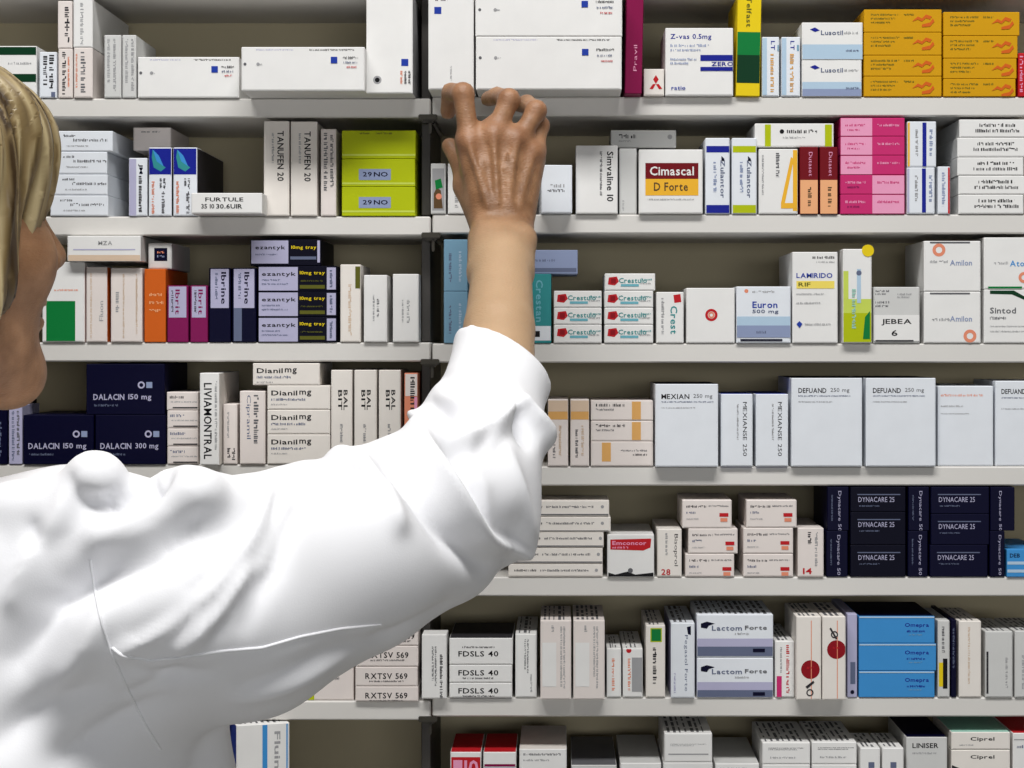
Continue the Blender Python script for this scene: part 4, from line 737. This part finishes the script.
# ---- lab coat
def pxr(r, d): return r / F * d
coat = []
S_ = [(108, 606, 112, 1.265), (180, 598, 113, 1.262), (250, 595, 115, 1.285), (350, 556, 100, 1.335), (425, 518, 90, 1.385), (466, 489, 74, 1.425), (482, 432, 63, 1.470), (498, 380, 51, 1.520), (502, 330, 46, 1.560)]
for a, b in zip(S_, S_[1:]): coat.append(cone(w3(a[0], a[1], a[3]), w3(b[0], b[1], b[3]), pxr(a[2], a[3]), pxr(b[2], b[3]), 0.006))
coat += [cone((-0.435, -0.505, 1.18), (-0.435, -0.50, 0.98), 0.205, 0.212, 0.05, (1, 0.58, 1)), cone((-0.435, -0.50, 0.98), (-0.435, -0.50, 0.72), 0.212, 0.235, 0.03, (1, 0.62, 1)),
         cone((-0.56, -0.52, 1.26), w3(90, 600, 1.30), 0.10, 0.085, 0.03, (1, 0.9, 1)),
         cone(LS + (0, 0, -0.02), w3(60, 556, 1.27), 0.056, 0.046, 0.015), cone(NB + (0, 0, -0.02), LS + (0, 0, -0.01), 0.050, 0.054, 0.015), cone(NB + (0, 0, -0.02), w3(60, 548, 1.27), 0.050, 0.046, 0.015),
         cone(LS + (0, 0, -0.02), LS + (-0.045, 0.0, -0.28), 0.066, 0.056, 0.02), cone(LS + (-0.045, 0.0, -0.28), LS + (-0.015, 0.14, -0.385), 0.056, 0.046, 0.01),
         cone(NB + (0, 0, -0.015), NB + (0.006, 0.003, 0.035), 0.074, 0.070, 0.015),
         cone(w3(98, 481, 1.228), w3(84, 520, 1.235), pxr(28, 1.228), pxr(18, 1.235), 0.020), cone(w3(94, 490, 1.235), w3(46, 520, 1.235), pxr(26, 1.235), pxr(24, 1.235), 0.02), cone(w3(172, 505, 1.235), w3(222, 514, 1.25), pxr(38, 1.235), pxr(36, 1.25), 0.010), cone(w3(192, 500, 1.222), w3(150, 528, 1.218), pxr(30, 1.222), pxr(22, 1.218), 0.014), cone(w3(150, 528, 1.218), w3(104, 540, 1.213), pxr(22, 1.218), pxr(15, 1.213), 0.014), cone(w3(182, 690, 1.33), w3(186, 830, 1.33), pxr(44, 1.33), pxr(60, 1.33), 0.02), cone(w3(8, 506, 1.235), w3(40, 508, 1.235), pxr(28, 1.235), pxr(26, 1.235), 0.01),
         ball(w3(496, 522, 1.415), pxr(42, 1.415), 0.015)]
fa = (WR - EL) / np.linalg.norm(WR - EL)
ccuts = [cone(w3(503, 366, 1.545), w3(503, 366, 1.545) + fa * 0.20, 0.0305, 0.036, 0.006), cone(NB + (0.003, 0.001, 0.045), NB + (0.01, 0.005, 0.14), 0.060, 0.060, 0.004),
         ('h', np.array((0.20, 0.30, 0.93)) / np.linalg.norm((0.20, 0.30, 0.93)) , 0, 0.006), ('h', np.array((0, 0, -1.0)), -0.735, 0.006)]
# the cuff ends on a plane set across the forearm
cn = fa * 0.80 + np.array((0.62, -0.10, 0.28)); cn /= np.linalg.norm(cn); ccuts[2] = ('h', cn, float(cn @ w3(500, 360, 1.545)), 0.006)
coat_arm_plane = ccuts.pop(2)
VOX = 0.0029
def coat_field(X):
    d = field(coat, ccuts, X)
    return d
# the cuff plane may only trim the sleeve, so it is folded into the two last sleeve lengths by clipping their region
def surface_coat():
    global field
    base = field
    def f2(prims, cuts, X):
        d = base(prims, cuts, X)
        pl = X @ coat_arm_plane[1] - coat_arm_plane[2]
        zone = (X[..., 0] > -0.16)
        return np.where(zone, smax(d, np.where(zone, pl, -1.0), 0.006), d)
    field = f2
    V, Q = surface(coat, ccuts, (-0.84, -0.80, 0.70), (0.05, -0.16, 1.53), VOX); N = normals(coat, ccuts, V)
    field = base
    return V, Q, N
cV, cQ, cN = surface_coat()
cV = relax(cV, cQ, 2, 0.5)
# folds: ridges (+) and creases (-) run along lines on the cloth, measured on the plane of the sleeve
FOLDS = [  # points, half width px, height mm
 ([(78, 500), (92, 508), (118, 504), (146, 488), (158, 474)], 8, -9), ([(60, 575), (100, 572), (150, 560), (205, 526)], 20, -8), ([(40, 600), (80, 596), (130, 588)], 16, -4),
 ([(130, 472), (139, 484)], 7, -6), ([(62, 480), (70, 500), (72, 520)], 7, -4),
 ([(262, 496), (240, 545), (207, 590), (162, 628), (122, 652)], 7, 7), ([(250, 512), (228, 560), (192, 602), (142, 634)], 6, -6), ([(278, 505), (256, 566), (224, 612), (182, 648)], 8, 6), ([(270, 497), (268, 530), (248, 585), (216, 632)], 5, -6), ([(284, 520), (272, 570), (240, 625)], 10, -4),
 ([(15, 660), (55, 605), (100, 568)], 22, -11), ([(10, 600), (40, 540), (66, 500)], 12, 6), ([(26, 528), (34, 548)], 9, -6), ([(48, 700), (88, 645), (108, 600)], 16, 7), ([(0, 740), (50, 700), (100, 690)], 18, -6),
 ([(300, 470), (350, 476), (366, 503)], 7, -8), ([(318, 462), (360, 470), (388, 492), (402, 520)], 9, 8), ([(372, 482), (392, 504)], 7, -5), ([(250, 485), (300, 476), (340, 466)], 10, 3),
 ([(385, 462), (420, 486), (455, 530), (488, 562)], 13, -10), ([(400, 424), (428, 448), (455, 485), (490, 528), (532, 556)], 8, 10), ([(432, 430), (462, 455), (488, 495), (515, 540)], 16, -11), ([(505, 452), (528, 520), (532, 545)], 10, 6), ([(470, 450), (490, 480), (505, 520)], 6, 4),
 ([(408, 424), (440, 438), (470, 441), (497, 428), (518, 404)], 6, 9), ([(425, 410), (450, 421), (484, 422)], 7, -7), ([(462, 398), (484, 400), (500, 402)], 8, -5), ([(430, 402), (460, 408), (490, 410)], 5, 4),
 ([(494, 380), (504, 393), (514, 403)], 5, -6), ([(514, 406), (520, 422), (526, 440)], 8, -10), ([(518, 398), (540, 428), (547, 450)], 5, 8), ([(514, 403), (502, 424), (490, 444)], 4, 6),
 ([(433, 383), (452, 377), (474, 376), (496, 384)], 3, -5),
 ([(120, 700), (150, 690), (180, 672)], 7, -4), ([(60, 760), (110, 730), (160, 705)], 14, -6), ([(230, 705), (300, 676), (370, 640)], 10, 4), ([(130, 668), (160, 680), (210, 676)], 8, -4), ([(240, 690), (320, 655), (400, 630), (450, 600)], 9, -4),
]
def seg_dist(P, a, b):
    ab = b - a; t = np.clip(((P - a) @ ab) / (ab @ ab), 0, 1); return np.linalg.norm(P - a - t[:, None] * ab, axis=1), t
back = np.clip(-cN[:, 1] * 2.2 + 0.55, 0, 1)                        # cloth turned to the shopkeeper's back
P2 = cV[:, [0, 2]]; disp = np.zeros(len(cV))
for pts, wpx, hmm in FOLDS:
    q = []
    for (a, b) in pts:
        dd = 1.20 + max(0, a - 250) / 250.0 * 0.20
        p3 = w3(a, b, dd); q.append(p3[[0, 2]])
    best = np.full(len(cV), 9.0); fade = np.ones(len(cV)); n_ = len(q) - 1
    for i in range(n_):
        dist, t = seg_dist(P2, q[i], q[i + 1]); g = (i + t) / n_
        m = dist < best; best = np.where(m, dist, best); fade = np.where(m, np.sin(np.pi * np.clip(0.12 + 0.76 * g, 0, 1)) ** 0.6, fade)
    wm = max(wpx, 6.0) / F * 1.27
    disp += 1.75 * hmm / 1000.0 * fade * (0.5 * np.exp(-(best / wm) ** 2) + 0.5 * np.exp(-best / (0.7 * wm)))
big = 0.0028 * np.sin(38 * cV[:, 0] + 30 * cV[:, 2] + 2 * np.sin(21 * cV[:, 1])) * np.sin(17 * cV[:, 2] - 22 * cV[:, 0] + 1.0)
cV = cV + cN * (disp * back + big)[:, None]
cV = relax(cV, cQ, 5, 0.5)
M_COAT = plain('white_cotton_coat', (238, 238, 241), 0.8, 0, 30, 0.015, 0.06, 900)
COAT = wear('lab_coat', qmesh('lab_coat', cV, cQ, M_COAT))
# stitched seams: thin welts laid on the cloth
from mathutils.bvhtree import BVHTree
tree = BVHTree.FromPolygons([tuple(v) for v in cV], [tuple(int(i) for i in q) for q in cQ])
def seam(pts, r):
    fine = []
    for (a, b), (c, d_) in zip(pts, pts[1:]):
        for i in range(10): fine.append((a + (c - a) * i / 10, b + (d_ - b) * i / 10))
    fine = [fine[0]] + [tuple((fine[i - 1][j] + 2 * fine[i][j] + fine[i + 1][j]) / 4 for j in (0, 1)) for i in range(1, len(fine) - 1)] + [fine[-1]]
    P3 = []
    for a, b in fine:
        o = Vector((0, -D, ZC)); hit = tree.ray_cast(o, (W(a, b, 1.3) - o).normalized())
        if hit[0] is not None: P3.append(hit[0] + hit[1] * r * 0.1)
    V, Fc, k = [], [], 8
    for i, p_ in enumerate(P3):
        t = (P3[min(i + 1, len(P3) - 1)] - P3[max(i - 1, 0)]).normalized(); u = t.cross(Vector((0, 1, 0))).normalized(); v = t.cross(u)
        V += [p_ + (u * math.cos(6.2832 * j / k) + v * math.sin(6.2832 * j / k)) * r for j in range(k)]
    for i in range(len(P3) - 1): Fc += [(i * k + j, i * k + (j + 1) % k, (i + 1) * k + (j + 1) % k, (i + 1) * k + j) for j in range(k)]
    return mesh('seam', V, Fc, M_COAT, None, True)
wear('seam', seam([(112, 648), (122, 656), (150, 661), (185, 657), (225, 651), (262, 648), (300, 637), (340, 629), (385, 624)], 0.0011), COAT)
wear('seam', seam([(90, 560), (95, 590), (102, 625), (111, 652), (128, 690), (146, 726), (162, 752)], 0.0009), COAT)

# ---- trousers and shoes below the hem
tr = [cone((-0.44, -0.50, 0.98), (-0.44, -0.50, 0.86), 0.150, 0.155, 0.03, (1, 0.62, 1))]
for sg in (1, -1):
    hx = -0.44 + sg * 0.085
    tr += [cone((hx, -0.50, 0.86), (hx + sg * 0.005, -0.50, 0.47), 0.082, 0.060, 0.03), cone((hx + sg * 0.005, -0.50, 0.47), (hx + sg * 0.01, -0.53, 0.075), 0.058, 0.050, 0.02)]
tV, tQ = surface(tr, [('h', np.array((0, 0, -1.0)), -0.055, 0.004)], (-0.68, -0.72, 0.03), (-0.20, -0.38, 1.10), 0.006)
wear('trousers', qmesh('trousers', relax(tV, tQ, 1), tQ, plain('charcoal_trousers', (52, 54, 60), 0.8)))
for sg in (1, -1):
    fx = -0.44 + sg * 0.095
    sh = [cone((fx, -0.58, 0.035), (fx + sg * 0.012, -0.42, 0.030), 0.036, 0.038, 0.02, (1, 1, 0.9)), cone((fx, -0.57, 0.045), (fx, -0.555, 0.085), 0.037, 0.038, 0.02)]
    sV, sQ = surface(sh, [('h', np.array((0, 0, -1.0)), -0.001, 0.003), ('h', np.array((0, 0, 1.0)), 0.10, 0.003)], (fx - 0.08, -0.66, -0.02), (fx + 0.08, -0.34, 0.14), 0.005)
    wear('shoe', qmesh('shoe', relax(sV, sQ, 1), sQ, plain('white_leather_shoe', (220, 220, 216), 0.4)))
